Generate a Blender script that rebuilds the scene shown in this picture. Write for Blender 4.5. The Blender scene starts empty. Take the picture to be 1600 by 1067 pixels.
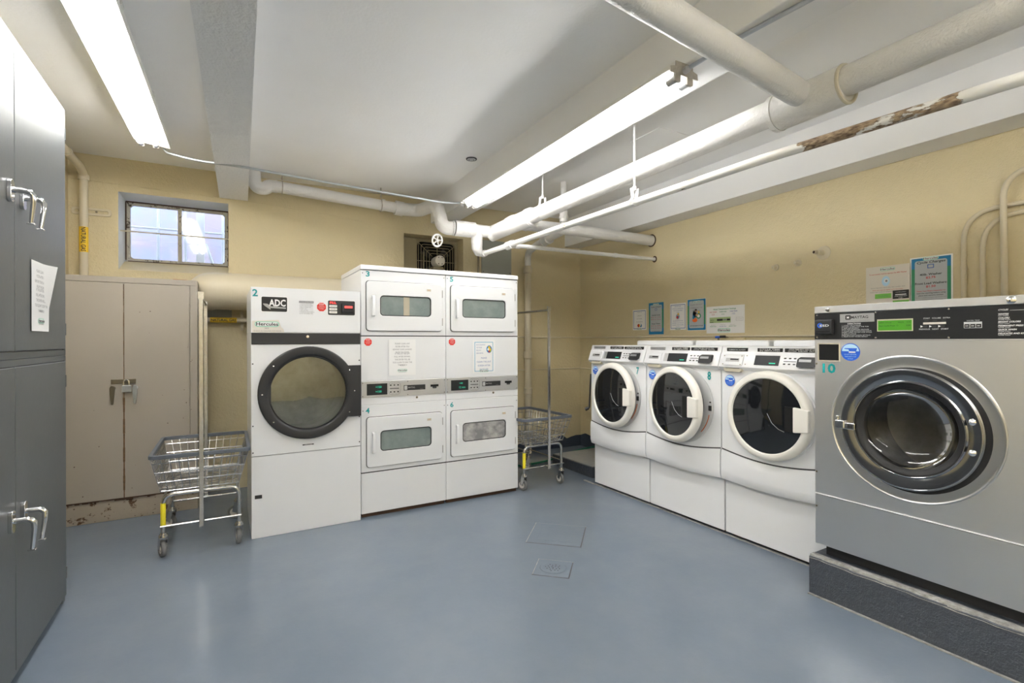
import bpy, bmesh, math, random
from mathutils import Vector, Matrix
random.seed(4)
C = bpy.context.scene.collection
PI = math.pi
TH = math.radians(1.44)

# ------------------------------------------------------------------ materials
def mat(name, col, rough=0.5, metal=0.0, bump=None, var=None, emit=None, strength=0.0, trans=None, coat=0.0, spec=None, aniso=None):
    m = bpy.data.materials.new(name); m.use_nodes = True
    nt = m.node_tree; b = nt.nodes['Principled BSDF']
    b.inputs['Base Color'].default_value = (*col, 1)
    b.inputs['Roughness'].default_value = rough
    b.inputs['Metallic'].default_value = metal
    if coat: b.inputs['Coat Weight'].default_value = coat
    if spec is not None: b.inputs['Specular IOR Level'].default_value = spec
    if emit: b.inputs['Emission Color'].default_value = (*emit, 1); b.inputs['Emission Strength'].default_value = strength
    tc = None
    def coord():
        nonlocal tc
        if tc is None: tc = nt.nodes.new('ShaderNodeTexCoord')
        return tc.outputs['Object']
    if var:                                     # (scale, amount, second colour)
        n = nt.nodes.new('ShaderNodeTexNoise'); n.inputs['Scale'].default_value = var[0]; n.inputs['Detail'].default_value = 6
        n.inputs['Roughness'].default_value = 0.65
        nt.links.new(coord(), n.inputs['Vector'])
        r = nt.nodes.new('ShaderNodeMapRange'); r.inputs['From Min'].default_value = var[3] if len(var) > 3 else 0.4
        r.inputs['From Max'].default_value = var[4] if len(var) > 4 else 0.7
        r.inputs['To Max'].default_value = var[1]
        nt.links.new(n.outputs['Fac'], r.inputs['Value'])
        mx = nt.nodes.new('ShaderNodeMix'); mx.data_type = 'RGBA'
        mx.inputs['A'].default_value = (*col, 1); mx.inputs['B'].default_value = (*var[2], 1)
        nt.links.new(r.outputs['Result'], mx.inputs['Factor']); nt.links.new(mx.outputs['Result'], b.inputs['Base Color'])
    if bump:                                    # list of (scale, strength)
        prev = None
        for sc, st in bump:
            n = nt.nodes.new('ShaderNodeTexNoise'); n.inputs['Scale'].default_value = sc; n.inputs['Detail'].default_value = 4
            if aniso:
                mp = nt.nodes.new('ShaderNodeMapping'); mp.inputs['Scale'].default_value = aniso
                nt.links.new(coord(), mp.inputs['Vector']); nt.links.new(mp.outputs['Vector'], n.inputs['Vector'])
            else: nt.links.new(coord(), n.inputs['Vector'])
            bp = nt.nodes.new('ShaderNodeBump'); bp.inputs['Strength'].default_value = st; bp.inputs['Distance'].default_value = 0.01
            nt.links.new(n.outputs['Fac'], bp.inputs['Height'])
            if prev: nt.links.new(prev.outputs['Normal'], bp.inputs['Normal'])
            prev = bp
        nt.links.new(prev.outputs['Normal'], b.inputs['Normal'])
    return m

def glass(name, tint, rough=0.02, facing=0.12, gc=.9):
    m = bpy.data.materials.new(name); m.use_nodes = True; nt = m.node_tree
    nt.nodes.remove(nt.nodes['Principled BSDF']); out = nt.nodes['Material Output']
    t = nt.nodes.new('ShaderNodeBsdfTransparent'); t.inputs['Color'].default_value = (*tint, 1)
    g = nt.nodes.new('ShaderNodeBsdfGlossy'); g.inputs['Roughness'].default_value = rough; g.inputs['Color'].default_value = (gc, gc, gc, 1)
    f = nt.nodes.new('ShaderNodeFresnel'); f.inputs['IOR'].default_value = 1.5
    a = nt.nodes.new('ShaderNodeMath'); a.operation = 'ADD'; a.inputs[1].default_value = facing
    nt.links.new(f.outputs[0], a.inputs[0])
    mx = nt.nodes.new('ShaderNodeMixShader'); nt.links.new(a.outputs[0], mx.inputs[0]); nt.links.new(t.outputs[0], mx.inputs[1]); nt.links.new(g.outputs[0], mx.inputs[2])
    nt.links.new(mx.outputs[0], out.inputs['Surface'])
    return m

WALLC = (0.64, 0.55, 0.345)
MT = dict(
    wall=mat('cream_wall_paint', WALLC, .55, bump=[(38, .45), (120, .35)], var=(3, .4, (.58, .51, .34))),
    ceil=mat('white_ceiling_paint', (.87, .87, .87), .6, bump=[(9, .2), (60, .12)], var=(1.6, .3, (.80, .795, .785))),
    beam=mat('stippled_beam_paint', (.74, .75, .765), .6, bump=[(34, .65), (90, .45)]),
    beamp=mat('white_beam_paint', (.80, .80, .80), .6, bump=[(30, .08)]),
    floor=mat('blue_grey_floor_paint', (.150, .186, .235), .22, bump=[(5, .14), (45, .06)], var=(3.5, .6, (.178, .208, .25), .40, .70)),
    plinth=mat('dark_grey_concrete_paint', (.055, .064, .082), .42, bump=[(45, .7), (160, .5)], var=(60, .5, (.09, .10, .12), .6, .75)),
    edge=mat('worn_concrete_edge', (.30, .30, .29), .8, bump=[(60, .8)], var=(25, .8, (.12, .11, .10))),
    padtop=mat('grey_pad_paint', (.25, .26, .26), .5, bump=[(30, .15)], var=(12, .5, (.19, .19, .18))),
    navy=mat('navy_floor_paint', (.045, .06, .085), .5, bump=[(20, .3)]),
    pipew=mat('white_pipe_paint', (.70, .69, .675), .42, bump=[(30, .4), (110, .35)]),
    pipec=mat('cream_pipe_paint', (.60, .535, .40), .45, bump=[(40, .1)]),
    white=mat('white_enamel', (.745, .755, .775), .28, coat=.3),
    white2=mat('off_white_plastic', (.76, .74, .69), .32),
    whiteg=mat('light_grey_plastic', (.55, .56, .57), .4),
    crm=mat('cream_plastic', (.52, .48, .38), .45),
    black=mat('black_plastic', (.022, .022, .024), .42),
    blackm=mat('black_satin_panel', (.014, .015, .017), .32),
    hole=mat('dark_interior', (.004, .004, .004), .9),
    gasket=mat('black_rubber', (.010, .010, .011), .6),
    seam=mat('dark_seam', (.05, .05, .052), .8),
    dglass=mat('black_door_glass', (.008, .009, .011), .06, coat=.5),
    steel=mat('brushed_stainless', (.74, .74, .74), .36, 1.0, bump=[(60, .05)], aniso=(1, 1, 14)),
    steelr=mat('rolled_stainless', (.62, .62, .62), .30, 1.0),
    dchrome=mat('dark_polished_steel', (.40, .40, .41), .10, 1.0),
    chrome=mat('chrome', (.75, .75, .76), .12, 1.0),
    zinc=mat('zinc_plated_wire', (.58, .58, .58), .25, 1.0, var=(40, .5, (.38, .36, .33))),
    drum=mat('drum_steel', (.42, .42, .43), .35, 1.0, var=(5, .7, (.16, .16, .16))),
    gal=mat('galvanised_conduit', (.50, .53, .56), .35, .9),
    alu=mat('aluminium_strip', (.60, .60, .60), .38, .7, bump=[(80, .04)], aniso=(14, 1, 1)),
    greycab=mat('grey_locker_paint', (.105, .113, .120), .42, .0, bump=[(50, .03)], var=(22, .25, (.14, .145, .15), .52, .72)),
    beige=mat('beige_locker_paint', (.36, .325, .28), .45, bump=[(60, .03)], var=(28, .0, (.2, .1, .05))),
    rust=mat('rusty_beige_paint', (.36, .31, .25), .6, bump=[(40, .2)], var=(13, 1.0, (.09, .045, .02), .58, .64)),
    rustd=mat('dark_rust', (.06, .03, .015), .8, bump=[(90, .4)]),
    brass=mat('aged_brass', (.24, .21, .15), .38, .9),
    rubber=mat('grey_caster_rubber', (.16, .16, .16), .6),
    bumper=mat('slate_rubber_rim', (.10, .115, .14), .5, bump=[(60, .2)]),
    yellow=mat('yellow_tape', (.85, .72, .03), .4),
    yell2=mat('yellow_pipe_marker', (.80, .52, .02), .45),
    ink=mat('black_ink', (.015, .015, .015), .6),
    grey=mat('grey_ink', (.22, .22, .24), .6),
    teal=mat('teal_vinyl', (.0, .30, .31), .4),
    red=mat('red_vinyl', (.75, .03, .02), .4),
    redi=mat('red_ink', (.50, .03, .03), .6),
    blue=mat('blue_vinyl', (.015, .11, .62), .4),
    bluel=mat('pale_blue_vinyl', (.45, .68, .85), .4),
    pblue=mat('poster_blue', (.01, .20, .44), .4),
    pgreen=mat('poster_green', (.03, .27, .13), .4),
    lgreen=mat('lime_green_print', (.17, .50, .07), .4),
    ptint=mat('poster_pale_grey', (.44, .47, .50), .4),
    mint=mat('mint_print', (.25, .62, .48), .4),
    bord=mat('poster_border_blue', (.10, .16, .42), .4),
    lbord=mat('poster_border_sky', (.16, .42, .62), .4),
    paper=mat('white_paper', (.80, .80, .80), .5),
    paperc=mat('warm_white_paper', (.68, .64, .58), .35),
    orange=mat('orange_print', (.80, .14, .02), .5),
    skin=mat('tan_print', (.72, .40, .20), .5),
    shirt=mat('light_blue_print', (.20, .42, .75), .5),
    label=mat('metal_label', (.40, .40, .40), .35, .5),
    lcd=mat('green_lcd', (.06, .24, .015), .3, emit=(.12, .62, .03), strength=.05),
    led=mat('red_led', (.6, .01, .01), .4, emit=(1, .05, .04), strength=1.4),
    gled=mat('green_led', (.0, .2, .12), .4, emit=(.05, .7, .42), strength=.5),
    frost=mat('steamy_dryer_glass', (.17, .215, .215), .22, coat=.6, var=(7, .8, (.27, .31, .30), .35, .7)),
    frost2=mat('dryer_glass_with_laundry', (.23, .23, .235), .22, coat=.6, var=(6, 1, (.50, .48, .47), .42, .62)),
    tape=mat('tan_strip_behind_glass', (.42, .37, .28), .4, coat=.5),
    greyp=mat('grey_metal_panel', (.33, .345, .31), .5),
    fanb=mat('tan_fan_paint', (.36, .31, .19), .5, bump=[(60, .2)]),
    wood=mat('orange_wood', (.45, .20, .05), .5),
    hose=mat('green_hose', (.0, .10, .06), .4),
    wframe=mat('weathered_window_paint', (.50, .47, .40), .6, bump=[(80, .5)], var=(38, 1.0, (.05, .035, .02), .56, .62)),
    reveal=mat('pale_blue_reveal_paint', (.70, .72, .72), .6, bump=[(60, .3)]),
    copper=mat('orange_door_wiring', (.55, .12, .02), .5),
    lampw=mat('lamp_housing_enamel', (.78, .77, .74), .35, bump=[(40, .05)]),
    dirty=mat('dusty_lamp_metal', (.50, .47, .42), .5, var=(14, .8, (.25, .22, .18))),
    endcap=mat('tube_end_metal', (.55, .55, .56), .3, .6),
    tube=mat('fluorescent_tube', (1, 1, 1), .5, emit=(1.0, .99, .97), strength=15.0),
    fill_tube=mat('added_fill_tube', (1, 1, 1), .5, emit=(1.0, .985, .96), strength=27.0),  # stronger glow for the two added lamps out of view
    out=mat('outside_white_wall', (.26, .27, .34), .8, var=(.9, .8, (.32, .24, .22), .45, .6)),
    wbar=mat('outside_white_bars', (.95, .95, .95), .5),
    pane=glass('window_glass', (.92, .94, .97), .05, .02),
    dgl=glass('tinted_dryer_glass', (.62, .64, .56), .02, .15),
    wgl=glass('washer_door_glass', (.62, .62, .62), .06, .0, .40),
)
# peeling paint pipe: white paint with ragged bare patches on one stretch
def peeling():
    m = mat('peeling_white_pipe_paint', (.78, .77, .74), .5)
    nt = m.node_tree; b = nt.nodes['Principled BSDF']
    tc = nt.nodes.new('ShaderNodeTexCoord'); mp = nt.nodes.new('ShaderNodeMapping'); mp.inputs['Scale'].default_value = (9, 3, 9)
    nt.links.new(tc.outputs['Object'], mp.inputs['Vector'])
    n = nt.nodes.new('ShaderNodeTexNoise'); n.inputs['Scale'].default_value = 1.6; n.inputs['Detail'].default_value = 9; n.inputs['Roughness'].default_value = .62
    nt.links.new(mp.outputs['Vector'], n.inputs['Vector'])
    sx = nt.nodes.new('ShaderNodeSeparateXYZ'); nt.links.new(tc.outputs['Object'], sx.inputs[0])
    w = nt.nodes.new('ShaderNodeMapRange'); w.inputs['From Min'].default_value = 1.42; w.inputs['From Max'].default_value = 1.30   # bare stretch
    w.inputs['To Min'].default_value = -.10; w.inputs['To Max'].default_value = .13; nt.links.new(sx.outputs['Y'], w.inputs['Value'])
    w2 = nt.nodes.new('ShaderNodeMapRange'); w2.inputs['From Min'].default_value = .80; w2.inputs['From Max'].default_value = .70
    w2.inputs['To Min'].default_value = 0; w2.inputs['To Max'].default_value = -.25; nt.links.new(sx.outputs['Y'], w2.inputs['Value'])
    a = nt.nodes.new('ShaderNodeMath'); nt.links.new(n.outputs['Fac'], a.inputs[0]); nt.links.new(w.outputs[0], a.inputs[1])
    a2 = nt.nodes.new('ShaderNodeMath'); nt.links.new(a.outputs[0], a2.inputs[0]); nt.links.new(w2.outputs[0], a2.inputs[1])
    st = nt.nodes.new('ShaderNodeMapRange'); st.inputs['From Min'].default_value = .545; st.inputs['From Max'].default_value = .56; nt.links.new(a2.outputs[0], st.inputs['Value'])
    n2 = nt.nodes.new('ShaderNodeTexNoise'); n2.inputs['Scale'].default_value = 14; n2.inputs['Detail'].default_value = 6; nt.links.new(mp.outputs['Vector'], n2.inputs['Vector'])
    cr = nt.nodes.new('ShaderNodeValToRGB'); cr.color_ramp.elements[0].color = (.10, .06, .035, 1); cr.color_ramp.elements[1].color = (.50, .38, .25, 1)
    cr.color_ramp.elements[0].position = .3; cr.color_ramp.elements[1].position = .7
    nt.links.new(n2.outputs['Fac'], cr.inputs['Fac'])
    mx = nt.nodes.new('ShaderNodeMix'); mx.data_type = 'RGBA'; mx.inputs['A'].default_value = (.78, .77, .74, 1)
    nt.links.new(cr.outputs['Color'], mx.inputs['B']); nt.links.new(st.outputs[0], mx.inputs['Factor']); nt.links.new(mx.outputs['Result'], b.inputs['Base Color'])
    bp = nt.nodes.new('ShaderNodeBump'); bp.inputs['Strength'].default_value = .8; bp.inputs['Distance'].default_value = .006; bp.invert = True
    nt.links.new(st.outputs[0], bp.inputs['Height']); nt.links.new(bp.outputs['Normal'], b.inputs['Normal'])
    return m
MT['peel'] = peeling()

# ------------------------------------------------------------------ mesh builder
def rr(x0, x1, z0, z1, r, n=5):
    pts = []
    for cx, cz, a0 in ((x1-r, z1-r, 0), (x0+r, z1-r, 90), (x0+r, z0+r, 180), (x1-r, z0+r, 270)):
        for i in range(n+1):
            a = math.radians(a0+90*i/n); pts.append((cx+r*math.cos(a), cz+r*math.sin(a)))
    return pts
def circ(cx, cz, r, N, rz=None):
    n = N//4; pts = []
    for q in range(4):
        for i in range(n):
            a = math.radians(90*q+90*i/(n-1)*(n-1)/n + 45/n); pts.append((cx+r*math.cos(a), cz+(rz or r)*math.sin(a)))
    return pts

class MB:
    def __init__(s): s.v = []; s.f = []; s.m = []; s.cur = 0
    def add(s, vs, fs):
        o = len(s.v); s.v += [tuple(p) for p in vs]; s.f += [tuple(i+o for i in f) for f in fs]; s.m += [s.cur]*len(fs); return s
    def box(s, x0, x1, y0, y1, z0, z1):
        return s.add([(x0,y0,z0),(x1,y0,z0),(x1,y1,z0),(x0,y1,z0),(x0,y0,z1),(x1,y0,z1),(x1,y1,z1),(x0,y1,z1)],
                     [(3,2,1,0),(4,5,6,7),(0,1,5,4),(1,2,6,5),(2,3,7,6),(3,0,4,7)])
    def tube(s, pts, r, n=10, cap=True):
        P = [Vector(p) for p in pts]; k = len(P); rs = r if isinstance(r, (list, tuple)) else [r]*k
        vs = []; prev = None
        for i, p in enumerate(P):
            t = ((P[i+1]-p).normalized() if i < k-1 else Vector((0,0,0))) + ((p-P[i-1]).normalized() if i > 0 else Vector((0,0,0)))
            t.normalize()
            if prev is None:
                u = t.orthogonal().normalized()
            else:
                u = (prev - t*prev.dot(t)); u = u.normalized() if u.length > 1e-6 else t.orthogonal().normalized()
            prev = u; w = t.cross(u)
            for j in range(n):
                a = 2*PI*j/n; vs.append(p+(u*math.cos(a)+w*math.sin(a))*rs[i])
        fs = [(i*n+j, i*n+(j+1) % n, (i+1)*n+(j+1) % n, (i+1)*n+j) for i in range(k-1) for j in range(n)]
        if cap: fs += [tuple(range(n-1, -1, -1)), tuple((k-1)*n+j for j in range(n))]
        return s.add(vs, fs)
    def rod(s, a, b, r, n=8): return s.tube([a, b], r, n)
    def bend(s, pts, r, br, n=12, k=6):
        """tube through pts with rounded corners of radius br"""
        P = [Vector(p) for p in pts]; out = [P[0]]
        for i in range(1, len(P)-1):
            a = (P[i-1]-P[i]); b = (P[i+1]-P[i]); d = min(br, a.length*.49, b.length*.49)
            p0 = P[i]+a.normalized()*d; p1 = P[i]+b.normalized()*d
            for j in range(k+1):
                t = j/k; out.append(p0*(1-t)**2+P[i]*2*t*(1-t)+p1*t*t)
        out.append(P[-1]); return s.tube(out, r, n)
    def lathe(s, c, prof, axis=(0,-1,0), n=48, close=True):
        """prof: list of (radius, distance along axis)"""
        ax = Vector(axis).normalized(); u = ax.orthogonal().normalized(); w = ax.cross(u); c = Vector(c)
        vs = [c+ax*h+(u*math.cos(2*PI*j/n)+w*math.sin(2*PI*j/n))*max(r, 1e-5) for r, h in prof for j in range(n)]
        k = len(prof); fs = [(i*n+j, (i+1)*n+j, (i+1)*n+(j+1) % n, i*n+(j+1) % n) for i in range(k-1) for j in range(n)]
        return s.add(vs, fs)
    def plate(s, loop, y0, y1, hole=None):
        """solid plate in xz from loop; front at y0, back at y1; optional hole loop with as many points"""
        n = len(loop); F = lambda L, y: [(p[0], y, p[1]) for p in L]
        if not hole:
            return s.add(F(loop, y0)+F(loop, y1), [tuple(range(n-1, -1, -1)), tuple(range(n, 2*n))]+[(i, (i+1) % n, n+(i+1) % n, n+i) for i in range(n)])
        vs = F(loop, y0)+F(hole, y0)+F(loop, y1)+F(hole, y1); fs = []
        for i in range(n):
            j = (i+1) % n
            fs += [(i, n+i, n+j, j), (2*n+i, 2*n+j, 3*n+j, 3*n+i), (i, j, 2*n+j, 2*n+i), (n+i, 3*n+i, 3*n+j, n+j)]
        return s.add(vs, fs)
    def prism(s, prof, x0, x1):
        """profile (y,z) extruded along x"""
        n = len(prof)
        return s.add([(x0, y, z) for y, z in prof]+[(x1, y, z) for y, z in prof],
                     [tuple(range(n-1, -1, -1)), tuple(range(n, 2*n))]+[(i, (i+1) % n, n+(i+1) % n, n+i) for i in range(n)])
    def ring(s, c, R, r, axis=(0,0,1), n=24, k=8):
        ax = Vector(axis).normalized(); u = ax.orthogonal().normalized(); w = ax.cross(u); c = Vector(c); vs = []
        for i in range(n):
            d = u*math.cos(2*PI*i/n)+w*math.sin(2*PI*i/n)
            for j in range(k): vs.append(c+d*(R+r*math.cos(2*PI*j/k))+ax*r*math.sin(2*PI*j/k))
        return s.add(vs, [(i*k+j, ((i+1) % n)*k+j, ((i+1) % n)*k+(j+1) % k, i*k+(j+1) % k) for i in range(n) for j in range(k)])
    def build(s, name, m, parent=None, loc=None, rot=None, bevel=0, seg=2, smooth=35, fixn=True):
        me = bpy.data.meshes.new(name); me.from_pydata(s.v, [], s.f); me.update()
        ms = m if isinstance(m, (list, tuple)) else [m]
        for k in ms: me.materials.append(MT[k] if isinstance(k, str) else k)
        if fixn:
            bm = bmesh.new(); bm.from_mesh(me)
            for f, mi in zip(bm.faces, s.m): f.material_index = mi
            bmesh.ops.recalc_face_normals(bm, faces=bm.faces); bm.to_mesh(me); bm.free()
        else:
            for p, mi in zip(me.polygons, s.m): p.material_index = mi
        if smooth:
            for p in me.polygons: p.use_smooth = True
            me.set_sharp_from_angle(angle=math.radians(smooth))
        o = bpy.data.objects.new(name, me); C.objects.link(o)
        if parent: o.parent = parent
        if loc: o.location = loc
        if rot is not None: o.rotation_euler = (0, 0, rot) if not isinstance(rot, tuple) else rot
        if bevel:
            b = o.modifiers.new('edge', 'BEVEL'); b.width = bevel; b.segments = seg; b.limit_method = 'ANGLE'; b.angle_limit = math.radians(40)
            b.harden_normals = True
        return o

def tag(o, label, cat, group=None, kind=None):
    o['label'] = label; o['category'] = cat
    if group: o['group'] = group
    if kind: o['kind'] = kind
    return o
def struct(o, label=None):
    o['kind'] = 'structure'
    if label: o['label'] = label
    return o
def thing(name, label, cat, loc=(0,0,0), rz=0, group=None):
    o = bpy.data.objects.new(name, None); o.empty_display_size = .1; C.objects.link(o)
    o.location = loc; o.rotation_euler = (0, 0, rz); return tag(o, label, cat, group)

_fonts = {}
def text(s, x, z, h, m, parent, y=-.0015, w=None, align='C', name='lettering', off=0.0, shear=0.0, rot=0, depth=.0004, lines=None):
    """flat lettering in the xz plane; h = cap height, w = fitted width"""
    cu = bpy.data.curves.new('t', 'FONT'); cu.body = s; cu.size = 1; cu.resolution_u = 2; cu.offset = off; cu.shear = shear
    if lines: cu.space_line = lines
    cu.align_x = {'C': 'CENTER', 'L': 'LEFT', 'R': 'RIGHT'}[align]
    tmp = bpy.data.objects.new('t', cu); C.objects.link(tmp); bpy.context.view_layer.update()
    me = bpy.data.meshes.new_from_object(tmp); bpy.data.objects.remove(tmp); bpy.data.curves.remove(cu)
    if not len(me.vertices): return None
    xs = [v.co.x for v in me.vertices]; wd = max(xs)-min(xs)
    sx = h/.72; sz = h/.72
    if w: sx = w/wd
    cr, sr = math.cos(rot), math.sin(rot)
    for v in me.vertices:
        a, b = v.co.x*sx, v.co.y*sz
        v.co = (x+a*cr-b*sr, y, z+a*sr+b*cr)
    me.materials.append(MT[m] if isinstance(m, str) else m); me.name = name
    o = bpy.data.objects.new(name, me); C.objects.link(o); o.parent = parent
    return o
def join(objs, name=None):
    """merge meshes of same-parent pieces into the first one"""
    objs = [o for o in objs if o]; base = objs[0]; bm = bmesh.new(); mats = []
    for o in objs:
        b2 = bmesh.new(); b2.from_mesh(o.data)
        idx = []
        for mm in o.data.materials:
            if mm not in mats: mats.append(mm)
            idx.append(mats.index(mm))
        for f in b2.faces: f.material_index = idx[f.material_index] if idx else 0
        tmp = bpy.data.meshes.new('x'); b2.to_mesh(tmp); b2.free(); bm.from_mesh(tmp); bpy.data.meshes.remove(tmp)
    me = bpy.data.meshes.new(name or base.name); bm.to_mesh(me); bm.free()
    for mm in mats: me.materials.append(mm)
    base.data = me
    if name: base.name = name
    for o in objs[1:]: bpy.data.objects.remove(o)
    return base

def flat(loop_or_box, m, parent, y=-.0012, t=.0008, name='patch'):
    b = MB()
    if isinstance(loop_or_box, tuple): x0, x1, z0, z1 = loop_or_box; b.box(x0, x1, y, y+t, z0, z1)
    else: b.plate(loop_or_box, y, y+t)
    return b.build(name, m, parent, smooth=0)
def octagon(cx, cz, r): return [(cx+r*math.cos(PI/8+PI/4*i), cz+r*math.sin(PI/8+PI/4*i)) for i in range(8)]

# ------------------------------------------------------------------ room shell
XL, XR, YB, YF, ZC = -1.21, 3.80, 5.18, -2.6, 2.85
def wall_grid(us, vs, holes, P):
    """front surface made of cells in (u,v), leaving the holes out; P(u,v) -> point"""
    b = MB()
    for i in range(len(us)-1):
        for j in range(len(vs)-1):
            cu, cv = (us[i]+us[i+1])/2, (vs[j]+vs[j+1])/2
            if any(h[0] < cu < h[1] and h[2] < cv < h[3] for h in holes): continue
            b.add([P(us[i], vs[j]), P(us[i+1], vs[j]), P(us[i+1], vs[j+1]), P(us[i], vs[j+1])], [(0,1,2,3)])
    return b
struct(MB().box(XL-.2, XR+.2, YF-.2, YB+.3, -.12, 0).build('floor', 'floor', smooth=0), 'blue grey painted concrete floor')
struct(MB().box(XL-.2, XR+.2, YF-.2, YB+.3, ZC, ZC+.15).build('ceiling', 'ceil', smooth=0), 'white painted plaster ceiling')
# back wall with the window opening and the fan niche
WX0, WX1, WZ0, WZ1 = -.892, -.100, 1.93, 2.575
FX0, FX1, FZ0, FZ1 = 1.513, 2.19, 1.62, 2.475
holes = [(WX0, WX1, WZ0, WZ1), (FX0, FX1, FZ0, FZ1)]
b = wall_grid([XL-.2, WX0, WX1, FX0, FX1, XR+.2], [0, FZ0, WZ0, FZ1, WZ1, ZC], holes, lambda u, v: (u, YB, v))
YW = 5.46
b.cur = 1   # window reveal, sloping sill
for q in ([(WX0,YB,WZ0),(WX0,YB,WZ1),(WX0,YW+.1,WZ1),(WX0,YW+.1,WZ0)], [(WX1,YB,WZ0),(WX1,YW+.1,WZ0),(WX1,YW+.1,WZ1),(WX1,YB,WZ1)],
          [(WX0,YB,WZ1),(WX1,YB,WZ1),(WX1,YW+.1,WZ1),(WX0,YW+.1,WZ1)]): b.add(q, [(0,1,2,3)])
b.cur = 0
b.add([(WX0,YB,WZ0),(WX1,YB,WZ0),(WX1,YW-.02,2.035),(WX0,YW-.02,2.035)], [(0,1,2,3)])
YN = 5.45
for q in ([(FX0,YB,FZ0),(FX0,YB,FZ1),(FX0,YN,FZ1),(FX0,YN,FZ0)], [(FX1,YB,FZ0),(FX1,YN,FZ0),(FX1,YN,FZ1),(FX1,YB,FZ1)],
          [(FX0,YB,FZ1),(FX1,YB,FZ1),(FX1,YN,FZ1),(FX0,YN,FZ1)], [(FX0,YB,FZ0),(FX1,YB,FZ0),(FX1,YN,FZ0),(FX0,YN,FZ0)],
          [(FX0,YN,FZ0),(FX1,YN,FZ0),(FX1,YN,FZ1),(FX0,YN,FZ1)]): b.add(q, [(0,1,2,3)])
# outer shell round the window
b.box(XL-.2, WX0-.001, YB+.02, YB+.40, 0, ZC); b.box(WX1+.001, FX0-.01, YB+.02, YB+.40, 0, ZC); b.box(FX1+.01, XR+.2, YB+.02, YB+.40, 0, ZC)
b.box(WX0-.001, WX1+.001, YB+.02, YB+.40, 0, WZ0-.02); b.box(WX0-.001, WX1+.001, YB+.02, YB+.40, WZ1+.002, ZC)
b.box(FX0-.01, FX1+.01, YN+.01, YB+.40, 0, ZC)
struct(b.build('wall_back', ['wall', 'reveal'], smooth=0, fixn=False), 'cream painted back wall with a small high window')
struct(MB().box(XR, XR+.2, YF-.2, YB+.3, 0, ZC).build('wall_right', 'wall', smooth=0), 'cream painted wall behind the washers')
struct(MB().box(XL-.2, XL, YF-.2, YB+.3, 0, ZC).build('wall_left', 'wall', smooth=0), 'cream painted wall behind the grey lockers')
struct(MB().box(XL-.2, XR+.2, YF-.2, YF, 0, ZC).build('wall_front', 'wall', smooth=0), 'cream painted wall behind the viewer')
# beams
struct(MB().box(-.168, .057, YF, YB+.01, 2.62, ZC+.02).build('trim_1', 'beam', smooth=0), 'stippled grey ceiling beam over the white dryers')
struct(MB().box(1.81, 2.045, YF, YB+.01, 2.61, ZC+.02).build('trim_2', 'beamp', bevel=.006, smooth=0), 'white ceiling beam carrying the second tube lamp')
struct(MB().box(3.565, XR+.01, YF, YB+.01, 2.505, ZC+.02).build('trim_3', 'beamp', bevel=.005, smooth=0), 'white ceiling beam along the top of the right wall')
# fine plaster joint near the top of the back wall
b = MB(); b.tube([(XL+.02, YB-.001, 2.640), (-.75, YB-.001, 2.632), (.6, YB-.001, 2.595), (1.51, YB-.001, 2.50)], .0035, 6)
struct(b.build('trim_4', 'wall'), 'thin raised plaster joint above the window')
# dark painted coving on floor and lower wall in the far corner
b = MB()
n = 22; pts = []
for i in range(n+1):
    t = i/n; x = 2.25+(XR-2.25)*t; pts.append((x, YB-.004, .09+.035*math.sin(i*1.7)*math.sin(i*.6)+.05*t))
m_ = 14
for i in range(1, m_+1):
    t = i/m_; pts.append((XR-.004, YB-t*1.5, .14+.03*math.sin(i*1.3)))
vs = []
for x, y, z in pts: vs += [(x, y, 0.0), (x, y, z)]
b.add(vs, [(2*i, 2*i+2, 2*i+3, 2*i+1) for i in range(len(pts)-1)])
struct(b.build('baseboard_back', 'navy', smooth=0, fixn=False), 'dark blue paint band at the foot of the walls in the far corner')

# window
w = struct(MB().plate(rr(WX0+.004, WX1-.004, 2.04, 2.562, .002, 1), YW, YW+.03, rr(WX0+.036, WX1-.036, 2.066, 2.534, .02, 1)).build('window_1', 'wframe', bevel=.003), 'small two pane window high in the back wall, flaking paint')
b = MB(); b.box(-.507, -.477, YW-.004, YW+.03, 2.06, 2.54); b.build('mullion', 'wframe', w, bevel=.003)
for x0, x1 in ((WX0+.03, -.505), (-.479, WX1-.03)):
    MB().plate(rr(x0, x1, 2.065, 2.538, .02, 2), YW+.012, YW+.016).build('pane', 'pane', w, smooth=0)
b = MB(); b.rod((WX0-.005, YW-.20, 2.268), (WX1+.005, YW-.20, 2.268), .006)
g = b.build('window_bar', 'pipec', w)
b = MB()
# flaked dark putty line round the frame
for (x0, x1, z0, z1) in ((WX0+.004, WX1-.004, 2.556, 2.568), (WX0+.002, WX0+.010, 2.05, 2.56), (WX1-.010, WX1-.002, 2.05, 2.56), (WX0+.02, WX1-.01, 2.036, 2.044)):
    b.box(x0, x1, YW-.006, YW+.001, z0, z1)
b.build('putty', 'rustd', w, smooth=0)
# outside: security grille and the wall across the light well
t = thing('security_grille', 'white security bars outside the small window', 'grille', (-.5, 5.85, 0))
b = MB()
for x in (-.43, -.20, .02, .34): b.rod((x, 0, 1.6), (x, 0, 3.1), .012, 6)
for x in (.145,): b.box(x-.035, x+.035, -.02, .02, 1.6, 3.1)
for z in (2.10, 2.42, 2.75): b.rod((-.9, 0, z), (.9, 0, z), .010, 6)
b.build('grille_bars', 'wbar', t)
b = MB(); b.rod((.19, -.05, 2.30), (.27, -.05, 2.05), .014, 6); b.build('diagonal_brace', 'wbar', t)
tag(MB().box(-2.2, 2.2, 7.0, 7.1, -1, 2.95).build('neighbour_wall', 'out', smooth=0), 'pale wall seen across the light well through the window', 'wall')

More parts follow.
